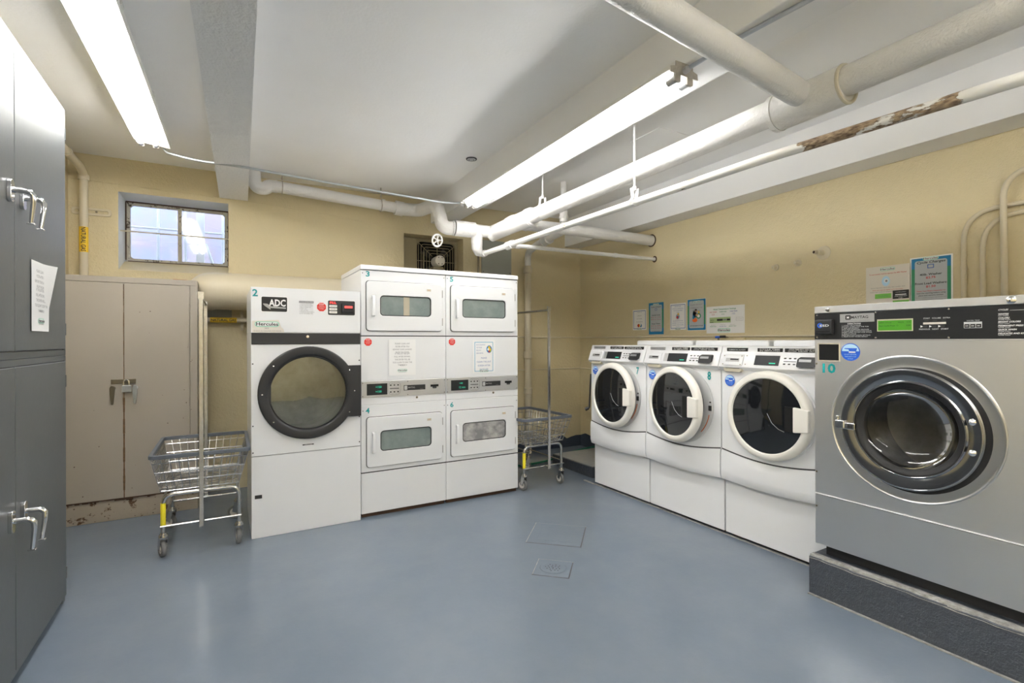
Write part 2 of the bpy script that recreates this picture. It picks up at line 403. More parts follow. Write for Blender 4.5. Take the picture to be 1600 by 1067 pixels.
# ------------------------------------------------------------------ tube lamps
def lamp(name, label, cx, y0, y1, ztube, ztop, cap, half=.085, sp=.0425, lip=.026, hx=0, tm='tube', lr=None):
    lr = lip if lr is None else lr
    ztop -= .002; t = thing(name, label, 'ceiling lamp', (cx, (y0+y1)/2, ztop)); L = (y1-y0)/2; d = ztube-ztop
    b = MB(); prof = [(hx+x, z) for x, z in [(-.055, 0), (-.055, d+.050), (-half, d+.040), (-half-.004, d+lip), (-half, d+lip), (-.05, d+.034), (.05, d+.034), (half, d+lr), (half+.004, d+lr), (half, d+.040), (.055, d+.050), (.055, 0)]]
    k = len(prof); vs = [(x, -L, z) for x, z in prof]+[(x, L, z) for x, z in prof]
    b.add(vs, [tuple(range(k)), tuple(range(2*k-1, k-1, -1))]+[(i, (i+1) % k, k+(i+1) % k, k+i) for i in range(k)])
    b.build('housing', 'lampw', t, bevel=.002)
    for s in (-1, 1):
        b = MB(); b.rod((s*sp, -L+.035, d), (s*sp, L-.035, d), .019, 16); tb = b.build('tube', tm, t)
        for e in (-1, 1):
            MB().rod((s*sp, e*(L-.060), d), (s*sp, e*(L-.008), d), .0194, 16).build('tube_end', 'endcap', tb)
    for e in (-1, 1):
        b = MB(); b.plate([(hx+x, z) for x, z in [(-.055, 0), (-.055, d+.050), (-half, d+.042), (-half-.003, d+.015), (half+.003, d+min(.015, lr)), (half, d+.042), (.055, d+.050), (.055, 0)]], e*L-.002, e*L+.002)
        for s in (-1, 1):
            b.plate(rr(s*sp-.018, s*sp+.018, d-.02, -.03, .008, 3), e*(L-.006)-.006, e*(L-.006)+.006)
        o = b.build('end_plate', 'dirty', t)
    b = MB(); b.rod((0, -L-.022, -.035), (0, -L+.001, -.035), .016, 12); b.rod((.03, -L-.012, -.018), (.03, -L+.001, -.018), .008, 8); b.build('cable_clamp', 'endcap', t)
    for yy in (-.35*L, .35*L): MB().box(hx+half-.004, hx+half+.008, yy-.02, yy+.02, d+.022, d+.045).build('clip', 'lampw', t)
    return t
lamp('tube_lamp', 'twin tube fluorescent lamp on the ceiling above the grey lockers', -.567, 1.82, 4.30, 2.715, ZC, 0, half=.10, lip=.010, hx=.025, lr=-.008)
lamp('tube_lamp', 'twin tube fluorescent lamp under the white middle beam, above the pipes', 1.80, 1.645, 4.10, 2.535, 2.61, 0, half=.085, sp=.0385)
lamp('tube_lamp', 'added unseen twin tube fill lamp on the ceiling behind the viewer, locker side', -.45, -2.1, .35, 2.715, ZC, 0, half=.10, tm='fill_tube')  # this lamp and the next are added out of view to light the machine fronts
lamp('tube_lamp', 'added unseen twin tube fill lamp under the middle beam behind the viewer', 1.93, -2.1, .25, 2.535, 2.61, 0, half=.085, sp=.0385, tm='fill_tube')
tag(MB().bend([(-.487, 4.30, 2.76), (-.487, 4.36, 2.70), (-.30, 4.26, 2.64), (0.0, 4.15, 2.61), (.457, 4.19, 2.60), (1.60, 4.235, 2.575), (1.775, 4.20, 2.585), (1.79, 4.10, 2.585)], .009, .12).build('lamp_conduit', 'gal'),
    'galvanised conduit running from lamp to lamp under the stippled beam', 'conduit')
tag(MB().bend([(1.815, 1.63, 2.585), (1.83, 1.4, 2.595), (1.88, .9, 2.595), (1.93, -1.2, 2.595)], .010, .1).build('lamp_conduit', 'gal'),
    'galvanised conduit under the middle beam, behind the diagonal white pipe', 'conduit')
b = MB(); b.ring((0, 0, 0), .04, .006, n=20); b.ring((0, 0, -.004), .022, .005, n=16)
t = thing('ceiling_vent', 'small round ceiling cap with a dark ring beside the middle beam', 'vent', (1.69, 3.816, ZC-.003))
b.build('rim', 'seam', t); MB().lathe((0, 0, 0), [(0, .008), (.03, .008), (.038, .003), (.04, -.002)], (0, 0, -1), 20).build('cap', 'whiteg', t)
t = tag(MB().box(2.62, 2.92, 2.62, 2.92, ZC-.006, ZC+.001).build('access_panel', 'ceil', bevel=.002), 'flush square access panel in the ceiling behind the pipes', 'panel')

# ------------------------------------------------------------------ pipes
def collar(b, p, d, r, h, n=20): # short sleeve
    d = Vector(d).normalized(); p = Vector(p); b.tube([p-d*h/2, p+d*h/2], r, n)
PX, PZ = 2.165, 2.383
t = thing('main_pipe', 'thick white insulated pipe running the length of the room', 'pipe', (0, 0, 0))
b = MB(); b.tube([(PX, 4.10, PZ), (PX, 2.5, PZ), (PX, 1.3, PZ), (PX+.04, YF+.01, PZ+.02)], .060, 28); b.build('pipe_run', 'pipew', t)
b = MB(); b.tube([(PX, 3.62, PZ), (PX, 4.12, PZ)], .074, 28); b.bend([(PX, 4.05, PZ), (PX, 4.30, PZ), (PX-.03, 4.36, PZ-.015)], .074, .12, 28); collar(b, (PX, 3.66, PZ), (0, 1, 0), .079, .05, 28)
b.build('tee_fitting', 'pipew', t)
b = MB(); b.tube([(PX, 1.135, PZ-.012), (PX, 1.44, PZ-.012)], .080, 32); b.tube([(PX, 1.42, PZ-.012), (PX, 1.445, PZ-.012)], .083, 32)
b.build('pipe_sleeve', 'pipew', t); b = MB(); b.ring((PX, 1.134, PZ-.012), .074, .008, (0, 1, 0), 32); b.build('sleeve_end', 'crm', t)
b = MB(); b.tube([(PX, 4.34, PZ+.0), (1.94, 4.36, PZ+.005)], .058, 24); b.tube([(1.96, 4.36, PZ+.005), (1.76, 4.37, PZ+.008)], .073, 28)
b.bend([(1.80, 4.38, PZ+.010), (1.665, 4.43, PZ+.010), (1.655, 4.55, PZ+.262), (1.60, 4.93, PZ+.280), (1.46, 4.965, PZ+.284), (1.38, 4.965, PZ+.287)], .064, .11, 24, 8); b.ring((1.75, 4.385, PZ+.010), .066, .006, (1, -.15, 0), 24); b.ring((1.40, 4.965, PZ+.286), .066, .006, (1, 0, 0), 24)
b.build('pipe_elbow', 'pipew', t)
b = MB(); b.tube([(1.44, 4.965, 2.665), (1.36, 4.965, 2.672)], .071, 24); b.tube([(1.22, 4.965, 2.683), (1.25, 4.965, 2.68)], .060, 24); b.tube([(1.37, 4.965, 2.672), (.26, 4.965, 2.728)], .052, 24)
b.build('rear_run', 'pipew', t)
b = MB(); b.bend([(.29, 4.965, 2.727), (.22, 4.965, 2.725), (.19, 4.95, 2.69), (.13, 4.95, 2.69), (.105, 4.965, 2.74), (.10, 4.98, ZC+.01)], .056, .05, 20)
b.build('pipe_trap', 'pipew', t)
b = MB(); b.bend([(1.97, 4.355, PZ-.02), (1.97, 4.375, PZ-.17), (2.02, 4.43, PZ-.195), (2.06, 4.50, PZ-.20)], [.052]*2, .1, 20) if False else b.tube([(1.985, 4.355, PZ), (1.985, 4.36, PZ-.10), (1.995, 4.38, PZ-.155), (2.03, 4.42, PZ-.19), (2.07, 4.45, PZ-.20)], [.054, .054, .052, .042, .026], 20)
b.build('drop_elbow', 'pipew', t)
b = MB(); c0 = Vector((1.60, 4.40, 2.265)); b.ring(c0, .055, .009, (.3, -1, -.2), 28)
ax = Vector((.3, -1, -.2)).normalized(); u = ax.orthogonal().normalized(); v_ = ax.cross(u)
for k in range(5):
    a = 2*PI*k/5; b.rod(c0, c0+(u*math.cos(a)+v_*math.sin(a))*.055, .006, 6)
b.lathe(c0, [(0, .012), (.014, .010), (.014, -.01), (0, -.012)], ax, 12); b.rod(c0, c0-ax*.02+Vector((.02, .02, .06)), .008, 8)
b.build('valve_wheel', 'pipew', t)
for x, lab in ((.33, 'rusty strap holding the rear white pipe near the stippled beam'), (1.22, 'rusty strap holding the rear white pipe above the dryers')):
    b = MB(); b.ring((x, 4.965, 2.728-.056*(x-.26)), .056, .005, (1, 0, 0), 20, 6); b.rod((x, 4.965, 2.80-.05*(x-.26)), (x, 4.965, ZC+.001), .007, 8)
    tag(b.build('pipe_strap', 'dirty'), lab, 'pipe strap')
# hangers
def hanger(label, x, y, zp, rp, ztop=ZC, dx=0):
    t = thing('pipe_hanger', label, 'pipe hanger', (x, y, zp))
    b = MB(); b.rod((dx, 0, rp+.055), (dx, 0, ztop-zp+.002), .006, 8); b.build('rod', 'pipew', t)
    b = MB(); n = 20
    for s in (-1, 1):
        pts = [(s*.02, 0, rp+.06)]+[(math.cos(a)*(rp+.004)*s, 0, math.sin(a)*(rp+.004)) for a in [PI/2*.72, PI*.15, 0, -PI*.25, -PI/2]]
        for i in range(len(pts)-1):
            p, q = Vector(pts[i]), Vector(pts[i+1]); b.add([p+Vector((0,-.013,0)), q+Vector((0,-.013,0)), q+Vector((0,.013,0)), p+Vector((0,.013,0)),
                p*1.0+Vector((s*.004,-.013,0)), q+Vector((s*.004,-.013,0)), q+Vector((s*.004,.013,0)), p+Vector((s*.004,.013,0))],
                [(3,2,1,0),(4,5,6,7),(0,1,5,4),(1,2,6,5),(2,3,7,6),(3,0,4,7)])
    b.lathe((0, 0, rp+.058), [(0, .016), (.012, .014), (.014, -.012), (0, -.014)], (0, 0, 1), 8)
    b.build('clevis', 'pipew', t)
hanger('white clevis hanger holding the thick pipe near its far end', PX, 3.46, PZ, .060)
hanger('white rod hanger dropping past the thick pipe to the peeling pipe', 2.125, 2.335, 2.181, .024, dx=.0)
# diagonal branch
tag(MB().tube([(PX+.01, 1.30, PZ), (1.60, 1.226, PZ), (1.10, 1.16, PZ), (-.6, .93, PZ)], .052, 28).build('branch_pipe', 'pipew'), 'cream white branch pipe crossing the top of the view diagonally', 'pipe')
# sprinkler pipe with peeling paint
t = thing('peeling_pipe', 'thin white ceiling pipe with peeling paint along the right', 'pipe')
MB().tube([(2.08, 4.46, 2.183), (2.11, 3.2, 2.181), (2.155, 1.5, 2.181), (2.24, .633, 2.181), (2.50, YF+.01, 2.181)], .0225, 18).build('pipe_run', 'peel', t)
b = MB(); collar(b, (2.10, 3.905, 2.182), (0, 1, 0), .032, .07, 16); collar(b, (2.10, 3.945, 2.182), (0, 1, 0), .037, .014, 16); collar(b, (2.10, 3.865, 2.182), (0, 1, 0), .037, .014, 16); collar(b, (2.08, 4.40, 2.183), (0, 1, 0), .032, .05, 16)
b.build('fitting', 'pipew', t)
t = thing('thin_branch_pipe', 'thin white pipe running sideways into a hole in the right wall', 'pipe')
MB().tube([(2.12, 3.90, 2.181), (XR+.01, 3.874, 2.181)], .0185, 16).build('pipe_run', 'pipew', t)
b = MB(); collar(b, (2.17, 3.90, 2.181), (1, 0, 0), .027, .05, 16); collar(b, (3.28, 3.882, 2.181), (1, 0, 0), .022, .04, 16); b.build('coupling', 'pipew', t)
MB().lathe((XR-.001, 3.874, 2.181), [(.02, .003), (.031, .003), (.034, 0)], (-1, 0, 0), 20).build('wall_hole', 'rustd', t)
t = thing('cross_pipe', 'thick white pipe crossing behind into the right wall under the beam', 'pipe')
MB().tube([(2.30, 3.99, 2.405), (2.8, 3.96, 2.40), (XR+.01, 3.919, 2.383)], .054, 24).build('pipe_run', 'pipew', t)
b = MB(); b.bend([(2.33, 3.99, 2.405), (2.20, 4.0, 2.43), (2.16, 4.05, 2.40)], .062, .08, 20); b.build('elbow', 'pipew', t)
b = MB(); b.rod((2.72, 3.97, 2.40), (2.72, 3.97, ZC+.005), .027, 16); b.rod((2.72, 3.97, 2.47), (2.72, 3.97, 2.58), .04, 16); b.rod((2.72, 3.97, 2.50), (2.72, 3.97, 2.525), .047, 8); b.build('riser_union', 'pipew', t)
b = MB(); b.ring((XR-.001, 3.919, 2.383), .060, .006, (1, 0, 0), 24); b.build('wall_hole', 'rustd', t)
t = thing('drain_stack', 'cream vertical pipe with hubs in the corner right of the dryers', 'pipe', (2.99, 5.115, 0))
MB().rod((0, 0, 0), (0, 0, 2.20), .040, 20).build('pipe_run', 'pipec', t)
b = MB()
for z in (2.17, 1.16): b.lathe((0, 0, z-.04), [(.040, 0), (.052, .008), (.052, .07), (.046, .085), (.040, .09)], (0, 0, 1), 20)
b.lathe((0, 0, .70), [(.040, 0), (.05, .01), (.05, .07), (.04, .08)], (0, 0, 1), 20)
b.build('hub', 'pipec', t)
b = MB(); b.bend([(0, 0, 2.18), (0, 0, 2.375), (-.10, -.35, 2.395), (-.24, -1.12, 2.40)], .038, .13, 20); b.build('bend', 'pipew', t)
b = MB(); d = Vector((-.14, -.77, 0)).normalized(); collar(b, (-.155, -.66, 2.397), d, .050, .10, 20); collar(b, (-.145, -.60, 2.397), d, .056, .025, 20); collar(b, (-.165, -.72, 2.397), d, .056, .025, 20); b.build('union', 'pipew', t)
# gas pipes
def marker(parent, p, d, up, L, r, txt):
    """yellow wrap with lettering"""
    b = MB(); b.tube([Vector(p)-Vector(d)*L/2, Vector(p)+Vector(d)*L/2], r+.0015, 18); return b
t = thing('gas_pipe', 'cream gas pipe rising in the corner left of the window, yellow marker', 'pipe', (-1.100, 5.115, 0))
b = MB(); b.bend([(0, 0, 1.0), (0, 0, 2.665), (0, -.10, 2.70), (0, -1.9, 2.70)], .028, .05, 18); b.build('pipe_run', 'pipec', t)
MB().tube([(0, 0, 2.62), (0, 0, 2.66)], .036, 18).build('coupling', 'pipec', t); MB().tube([(0, -.42, 2.70), (0, -.46, 2.70)], .034, 18).build('coupling', 'pipec', t)
MB().rod((0, 0, 2.045), (0, 0, 2.245), .0295, 18).build('pipe_marker', 'yell2', t)
text('NATURAL GAS', .0, 0, .03, 'ink', t, y=-.031, w=.19, rot=-PI/2, off=.02).location = (-.01, 0, 2.145)
t = thing('pipe_bracket', 'slotted wall bracket behind the corner gas pipe', 'bracket', (-1.06, YB-.012, 2.385))
b = MB(); b.plate(rr(-.13, .125, -.03, .03, .02, 4), 0, .012, rr(-.11, .105, -.012, .012, .01, 4)); b.build('strap', 'pipec', t, bevel=.003)
b = MB(); b.lathe((.03, 0, .0), [(0, .008), (.008, .006), (.008, 0)], n=8); b.lathe((-.075, 0, .0), [(0, .008), (.008, .006), (.008, 0)], n=8); b.build('bolt', 'brass', t)
t = thing('gas_pipe', 'cream gas pipe running low behind the white dryer numbered 2, yellow marker', 'pipe', (-.17, 5.10, 1.522))
MB().rod((-1.0, 0, 0), (1.1, 0, 0), .021, 16).build('pipe_run', 'pipec', t)
MB().rod((-.07, 0, 0), (.135, 0, 0), .0225, 16).build('pipe_marker', 'yell2', t)
text('NATURAL GAS', .033, -.011, .022, 'ink', t, y=-.0245, w=.19, off=.02)
t = thing('pipe_clamp', 'double bolt pipe clamp on the wall beside dryer 2', 'bracket', (.035, 5.085, 1.52))
b = MB()
for x in (-.03, .03): b.plate(rr(x-.012, x+.012, -.09, .09, .01, 3), .04, .05); b.rod((x, -.012, -.06), (x, .05, -.06), .008, 8); b.rod((x, -.012, .06), (x, .05, .06), .008, 8)
b.box(-.04, .04, -.02, -.008, -.012, .012); b.build('clamp', 'pipec', t, bevel=.002)
tag(MB().box(-.29, -.075, YB-.02, YB-.001, 1.535, 1.68).build('junction_plate', 'greyp', bevel=.003), 'dark grey plate on the wall under the wide duct', 'plate')
# wide duct
t = thing('exhaust_duct', 'wide cream duct along the back wall behind the dryers', 'duct', (0, 4.97, 1.765))
b = MB(); b.tube([(-.08, 0, 0), (2.0, 0, 0)], .158, 40); b.build('duct_run', 'pipec', t)
b = MB(); b.bend([(-.07, 0, 0), (-.22, 0, 0), (-.25, .10, 0), (-.25, .22, 0)], .158, .10, 40, 8); b.build('duct_elbow', 'pipec', t)
b = MB(); b.tube([(-.09, 0, 0), (-.075, 0, 0)], .1615, 40); b.tube([(.40, 0, 0), (.412, 0, 0)], .160, 40); b.build('duct_seam', 'pipec', t)
# thin conduits on the walls
t = tag(MB().bend([(2.30, YB-.009, 1.378), (XR-.009, YB-.009, 1.372), (XR-.009, 3.95, 1.370), (XR-.009, 1.55, 1.362)], .008, .015, 8).build('wall_conduit', 'pipec'), 'thin painted conduit along both walls just above the washers', 'conduit')
b = MB(); collar(b, (XR-.009, 4.10, 1.370), (0, 1, 0), .013, .05, 10); b.build('coupling', 'pipec', t); b = MB(); collar(b, (2.86, YB-.009, 1.375), (1, 0, 0), .013, .05, 10); b.build('coupling', 'pipec', t)
tag(MB().bend([(2.30, YB-.008, .985), (XR-.008, YB-.008, .985), (XR-.008, 3.2, .97)], .007, .015, 8).build('wall_conduit', 'pipec'), 'thin painted conduit low on the walls in the far corner', 'conduit')
for k, (y, zt, ye, lab) in enumerate(((1.330, 2.085, .0, 'first curved conduit right of the price posters'), (1.243, 2.035, .0, 'second curved conduit right of the price posters'), (1.146, 2.26, .35, 'tallest curved conduit, nearest the right edge'))):
    r = .013 if k < 2 else .015
    t = tag(MB().bend([(XR-.016-.0*k, y, 1.2), (XR-.016-(.03 if k == 2 else 0), y, zt), (XR-.016-(.03 if k == 2 else 0), YF+.02 if k < 2 else ye, zt+(.02 if k < 2 else .05))], r, .17 if k < 2 else .14, 12, 10).build('bent_conduit', 'pipec'), 'cream painted conduit, '+lab, 'conduit', None)
    if k == 0:
        b = MB(); collar(b, (XR-.016, y, 1.76), (0, 0, 1), .0157, .03, 12); b.build('coupling', 'pipec', t)
# wall stubs
for y, z, lab in ((2.525, 1.918, 'left of the two small capped pipe stubs on the right wall'), (2.341, 1.929, 'right of the two small capped pipe stubs on the right wall')):
    b = MB(); b.lathe((XR, y, z), [(.026, .002), (.024, .012), (.015, .014), (.014, .045), (.010, .048), (.004, .044), (0, .044)], (-1, 0, 0), 16)
    tag(b.build('pipe_stub', 'pipec'), lab, 'pipe stub')
t = thing('wall_flange', 'round wall flange with a threaded spout above the posters', 'flange', (XR, 2.152, 1.978))
MB().lathe((0, 0, 0), [(.052, 0), (.050, .006), (.022, .012), (.018, .014)], (-1, 0, 0), 28).build('flange', 'pipec', t)
b = MB(); b.lathe((0, 0, 0), [(.016, .01), (.016, .05), (.020, .055), (.020, .066), (.014, .070), (.014, .10), (.010, .10)], (-1, .15, 0), 18); b.build('spout', 'pipec', t)
MB().lathe((-.092, .014, 0), [(0, 0), (.0105, 0), (.0105, .006)], (-1, .15, 0), 14).build('bore', 'rustd', t)

# grey panel right of the fan
t = thing('wall_panel', 'grey screwed metal panel on the back wall right of the fan', 'panel', (2.60, YB, 0))
MB().box(-.188, .192, -.022, -.001, 2.10, 2.485).build('cover', 'greyp', t, bevel=.002)
b = MB()
for x in (-.17, .174): b.lathe((x, -.022, 2.125), [(0, .003), (.006, .002), (.006, 0)], n=8)
b.build('screw', 'seam', t)
b = MB(); b.rod((2.372, YB-.012, 2.10), (2.372, YB-.012, 2.50), .012, 8)
tag(b.build('narrow_conduit', 'brass'), 'narrow dark conduit between the fan niche and the grey panel', 'conduit')
# exhaust fan
t = thing('exhaust_fan', 'dusty tan exhaust fan set in the back wall niche above the dryers', 'fan', (1.925, 5.30, 2.215))
b = MB(); b.plate(rr(-.37, .26, -.35, .25, .005, 3), .03, .05, circ(0, 0, .225, 16) if False else rr(-.22, .22, -.22, .22, .05, 3)); b.build('fan_frame', 'fanb', t, bevel=.003)
MB().box(-.24, .24, .09, .11, -.26, .24).build('louver_back', 'hole', t)
b = MB()
for k in range(4):
    a = PI/4+k*PI/2
    p = [Vector((.03*math.cos(a), .07, .03*math.sin(a))), Vector((.19*math.cos(a-.3), .05, .19*math.sin(a-.3))), Vector((.2*math.cos(a+.25), .085, .2*math.sin(a+.25)))]
    b.add([*p, *[q+Vector((0, .004, 0)) for q in p]], [(0,1,2), (5,4,3), (0,3,4,1), (1,4,5,2), (2,5,3,0)])
b.build('fan_blade', 'seam', t)
b = MB()
for h in (.245, .215, .185, .155, .122, .09):
    L = rr(-h, h, -h, h, .03, 3); b.tube([(p[0], 0, p[1]) for p in L+L[:1]], .0032, 6)
for a in (PI/4, 3*PI/4, 5*PI/4, 7*PI/4): b.rod((.08*math.cos(a), -.002, .08*math.sin(a)), (.33*math.cos(a), -.004, .30*math.sin(a)), .003, 6)
b.rod((-.23, -.003, 0), (-.07, -.003, 0), .003, 6); b.rod((.23, -.003, 0), (.07, -.003, 0), .003, 6); b.rod((0, -.003, .23), (0, -.003, .07), .003, 6)
b.build('wire_guard', 'fanb', t)
b = MB(); b.lathe((.0, .04, 0), [(.058, 0), (.060, .02), (.060, .13), (.054, .145), (.03, .150), (0, .150)], (-.0, -1, 0), 28); mo = b.build('motor', 'white2', t)
b = MB()
for k, a in enumerate((60, 120, 240, 300)): b.lathe((.035*math.cos(math.radians(a)), -.108, .035*math.sin(math.radians(a))), [(0, .001), (.010, 0)], n=8)
b.build('motor_slot', 'hole', mo)
b = MB(); b.box(-.06, .06, -.04, .03, -.085, -.058); b.box(-.16, -.15, -.01, .03, -.35, .1); b.build('motor_bracket', 'fanb', t, bevel=.003)

# ------------------------------------------------------------------ floor fittings
t = thing('floor_hatch', 'flush rectangular hatch plate painted into the floor', 'hatch', (1.905, 2.87, 0), math.radians(1.4-43.5)+PI/2*0)
def quad(pts, z0, z1, b):
    b.add([(x, y, z0) for x, y in pts]+[(x, y, z1) for x, y in pts], [(3,2,1,0), (4,5,6,7), (0,1,5,4), (1,2,6,5), (2,3,7,6), (3,0,4,7)])
def floorplate(t, dx, dy, gap):
    b = MB(); b.box(-dx, dx, -dy, dy, -.01, .0025); b.build('plate', 'floor', t, bevel=.0015)
    b = MB()
    b.box(-dx-gap, dx+gap, -dy-gap, -dy, -.005, .0008); b.box(dx, dx+gap, -dy, dy, -.005, .0008)
    b.build('gap', 'seam', t, smooth=0)
    b = MB(); b.box(-dx-gap, dx+gap, dy, dy+gap*.7, -.005, .0012); b.box(-dx-gap*.7, -dx, -dy, dy, -.005, .0012); b.build('worn_edge', 'edge', t, smooth=0)
floorplate(t, .178, .178, .005)
b = MB(); b.ring((0, .0, .0028), .0, .0, n=4) if False else b.box(-.12, .12, -.13, -.127, .001, .0035); b.box(-.12, .12, .127, .13, .001, .0035); b.box(-.12, -.117, -.13, .13, .001, .0035); b.build('raised_outline', 'floor', t)
t = thing('floor_drain', 'small square floor drain with a round perforated strainer', 'drain', (1.60, 2.452, 0), math.radians(1.4-43.5))
floorplate(t, .102, .102, .005)
b = MB(); b.lathe((0, 0, .0025), [(0, .002), (.055, .003), (.062, .002), (.075, .0035), (.078, .001)], (0, 0, 1), 32); b.build('strainer', 'floor', t)
b = MB()
for k in range(19):
    a = k*2.4; r = .011*math.sqrt(k); b.lathe((r*math.cos(a), r*math.sin(a), .0048), [(0, .001), (.0045, .0005)], (0, 0, 1), 6)
b.build('drain_hole', 'hole', t)

# corner pad, hose
t = thing('concrete_pad', 'low grey concrete pad in the corner beside the washers', 'pad', (2.98, 3.87, 0), TH-.0)
MB().box(0, .75, 0, .68, 0, .105).build('pad_body', ['plinth'], t, bevel=.006)
MB().box(.012, .745, .012, .67, .1045, .109).build('pad_top', 'padtop', t, bevel=.004)
b = MB(); b.bend([(2.30, 4.62, .012), (2.75, 4.60, .012), (3.05, 4.66, .015), (3.3, 4.70, .06), (3.74, 4.62, .12), (3.76, 4.2, .12)], .011, .25, 10)
tag(b.build('garden_hose', 'hose'), 'green hose lying along the floor behind the concrete pad', 'hose')
b = MB(); b.box(2.86, 2.885, 3.70, 3.86, 0, .006); b.box(2.87, 2.89, 3.55, 3.70, 0, .005)
tag(b.build('loose_wood_strip', 'edge', bevel=.002), 'pale worn strip on the floor at the corner of washer 7', 'strip')

# ------------------------------------------------------------------ logo helpers
def hercules(parent, x, z, w, y=-.002, name='logo', dark=False):
    h = w*.24
    ob = flat(rr(x-w/2, x+w/2, z-h/2, z+h/2, h/2.01, 5), 'mint', parent, y=y, t=.0004, name=name)
    o2 = flat(rr(x-w/2+h*.14, x+w/2-h*.14, z-h/2+h*.14, z+h/2-h*.14, h*.35, 5), 'paper', parent, y=y-.0005, t=.0004, name='logo_field')
    o3 = text('Hercules', x, z-h*.26, h*.62, 'ink', parent, y=y-.0012, w=w*.9, off=.018, name='logo_text')
    return join([ob, o2, o3], name)
def sheet(name, label, cat, wall, pos, w, h, m='paper', tilt=0, group=None):
    """paper on a surface; wall 'R' right wall, 'F' front-facing, 'C' cabinet on the left"""
    rz = {'R': -PI/2, 'F': TH, 'C': PI/2+TH, 'B': 0}[wall]
    t = thing(name, label, cat, pos, rz, group); t.rotation_euler = (0, tilt, rz)
    MB().box(-w/2, w/2, -.0012, 0, -h/2, h/2).build('sheet', m, t, smooth=0)
    return t
def border(t, w, h, b_, m, y=-.0018, name='border', x=0, z=0, r=.003):
    return MB().plate(rr(x-w/2, x+w/2, z-h/2, z+h/2, r, 2), y, y+.0006, rr(x-w/2+b_, x+w/2-b_, z-h/2+b_, z+h/2-b_, r, 2)).build(name, m, t, smooth=0)
def stop_sign(parent, x, z, r, y=-.0015):
    a = flat(octagon(x, z, r), 'paper', parent, y=y+.0003, t=.0004); b2 = flat(octagon(x, z, r*.94), 'red', parent, y=y-.0002, t=.0004)
    c = text('STOP', x, z+r*.42, r*.3, 'paper', parent, y=y-.0008, w=r*.95, off=.02)
    d = text('PLEASE REMOVE\nALL YOUR CLOTHES\nAND CLEAN THE\nLINT SCREEN', x, z+r*.16, r*.13, 'paper', parent, y=y-.0008, w=r*1.25, lines=1.2)
    return join([a, b2, c, d], 'stop_sticker')

# ------------------------------------------------------------------ single white dryer (2)
P = Vector((.0630-.006, 3.7828, 0))
t = thing('tumble_dryer', 'tall white dryer numbered 2 with a big round black door', 'dryer', P, TH)
DX, DZ, DW = .362, .971, .722
b = MB(); b.plate(rr(0, DW, .555, 1.308, .004, 8), 0, .012, circ(DX, DZ, .262, 36))      # door panel with opening
b.box(0, DW, .001, .71, 0, .552); b.box(0, DW, 0, .71, 1.392, 1.70); b.box(0, .012, .012, .71, .552, 1.392); b.box(DW-.012, DW, .012, .71, .552, 1.392); b.box(0, DW, .70, .71, .55, 1.4); b.box(.01, DW-.01, .003, .02, 1.30, 1.395)
b.build('cabinet', 'white', t, bevel=.003)
flat((.003, DW-.003, .5535, .5555), 'seam', t, y=-.0006, name='panel_seam')
MB().lathe((DX, .012, DZ), [(.262, 0), (.262, -.05), (.30, -.055), (.30, -.55), (0, -.55)], n=40).build('drum', 'drum', t)
MB().box(.002, DW-.002, -.004, .006, 1.311, 1.389).build('trim_band', 'black', t, bevel=.002)
lk = MB().lathe((.355, -.004, 1.365), [(0, .007), (.010, .006), (.013, 0)], n=16).build('lock', 'chrome', t)
b = MB(); b.lathe((DX, 0, DZ), [(.325, 0), (.325, .022), (.318, .030), (.275, .034), (.262, .028), (.257, .020), (.252, .012)], n=72)
b.plate([(.585, .782), (DW-.002, .782), (DW-.002, 1.155), (.585, 1.155)]+[(DX+.262*math.cos(math.radians(a)), DZ+.262*math.sin(math.radians(a))) for a in range(36, -37, -6)], -.030, -.002)
# chord piece hiding the left of the glass
ch = [(DX+.262*math.cos(a), DZ+.262*math.sin(a)) for a in [math.radians(d) for d in range(158, 203, 4)]]
b.plate(ch, -.026, -.016)
dr = b.build('door', 'black', t, bevel=.0015)
MB().lathe((DX, -.014, DZ), [(0, .012), (.12, .010), (.20, .005), (.255, 0)], n=56).build('door_glass', 'dgl', dr)
MB().ring((DX, -.022, DZ), .254, .004, (0, 1, 0), 72).build('glass_rim', 'gasket', dr)
b = MB()
for a in (140, 180, 220): b.lathe((DX+.297*math.cos(math.radians(a)), -.032, DZ+.297*math.sin(math.radians(a))), [(0, .004), (.005, .003), (.006, 0)], n=10)
for x, z in ((.636, 1.12), (.672, .968), (.636, .815)): b.lathe((x, -.030, z), [(0, .004), (.005, .003), (.006, 0)], n=10)
b.build('door_screw', 'chrome', dr)
b = MB()
for x, z in ((.010, 1.18), (.010, .76), (.713, 1.19), (.713, .772), (.713, .585), (.010, .58)): b.lathe((x, 0, z), [(0, .003), (.004, .002), (.005, 0)], n=8)
b.build('screw', 'seam', t)
flat((.020, .064, .268, .292), 'black', t, name='vent_slot'); flat((.32, .395, .598, .606), 'black', t, name='badge')
text('HERCULES', .357, .5995, .005, 'paper', t, y=-.002, w=.05)
# logo plate
flat(rr(.060, .227, 1.532, 1.640, .01, 4), 'paper', t, y=-.0012, name='logo_edge')
pl = flat(rr(.064, .223, 1.536, 1.636, .008, 4), 'blackm', t, y=-.002, name='logo_plate')
text('ADC', .163, 1.574, .046, 'paper', pl, y=-.003, w=.105, off=.03, shear=.0)
b = MB(); b.plate([(.075, 1.590), (.100, 1.588), (.12, 1.575), (.118, 1.548), (.085, 1.572), (.073, 1.585)], -.003, -.0022); b.plate([(.12, 1.560), (.215, 1.556), (.215, 1.566), (.12, 1.572)], -.003, -.0022); b.build('logo_swoosh', 'label', pl)
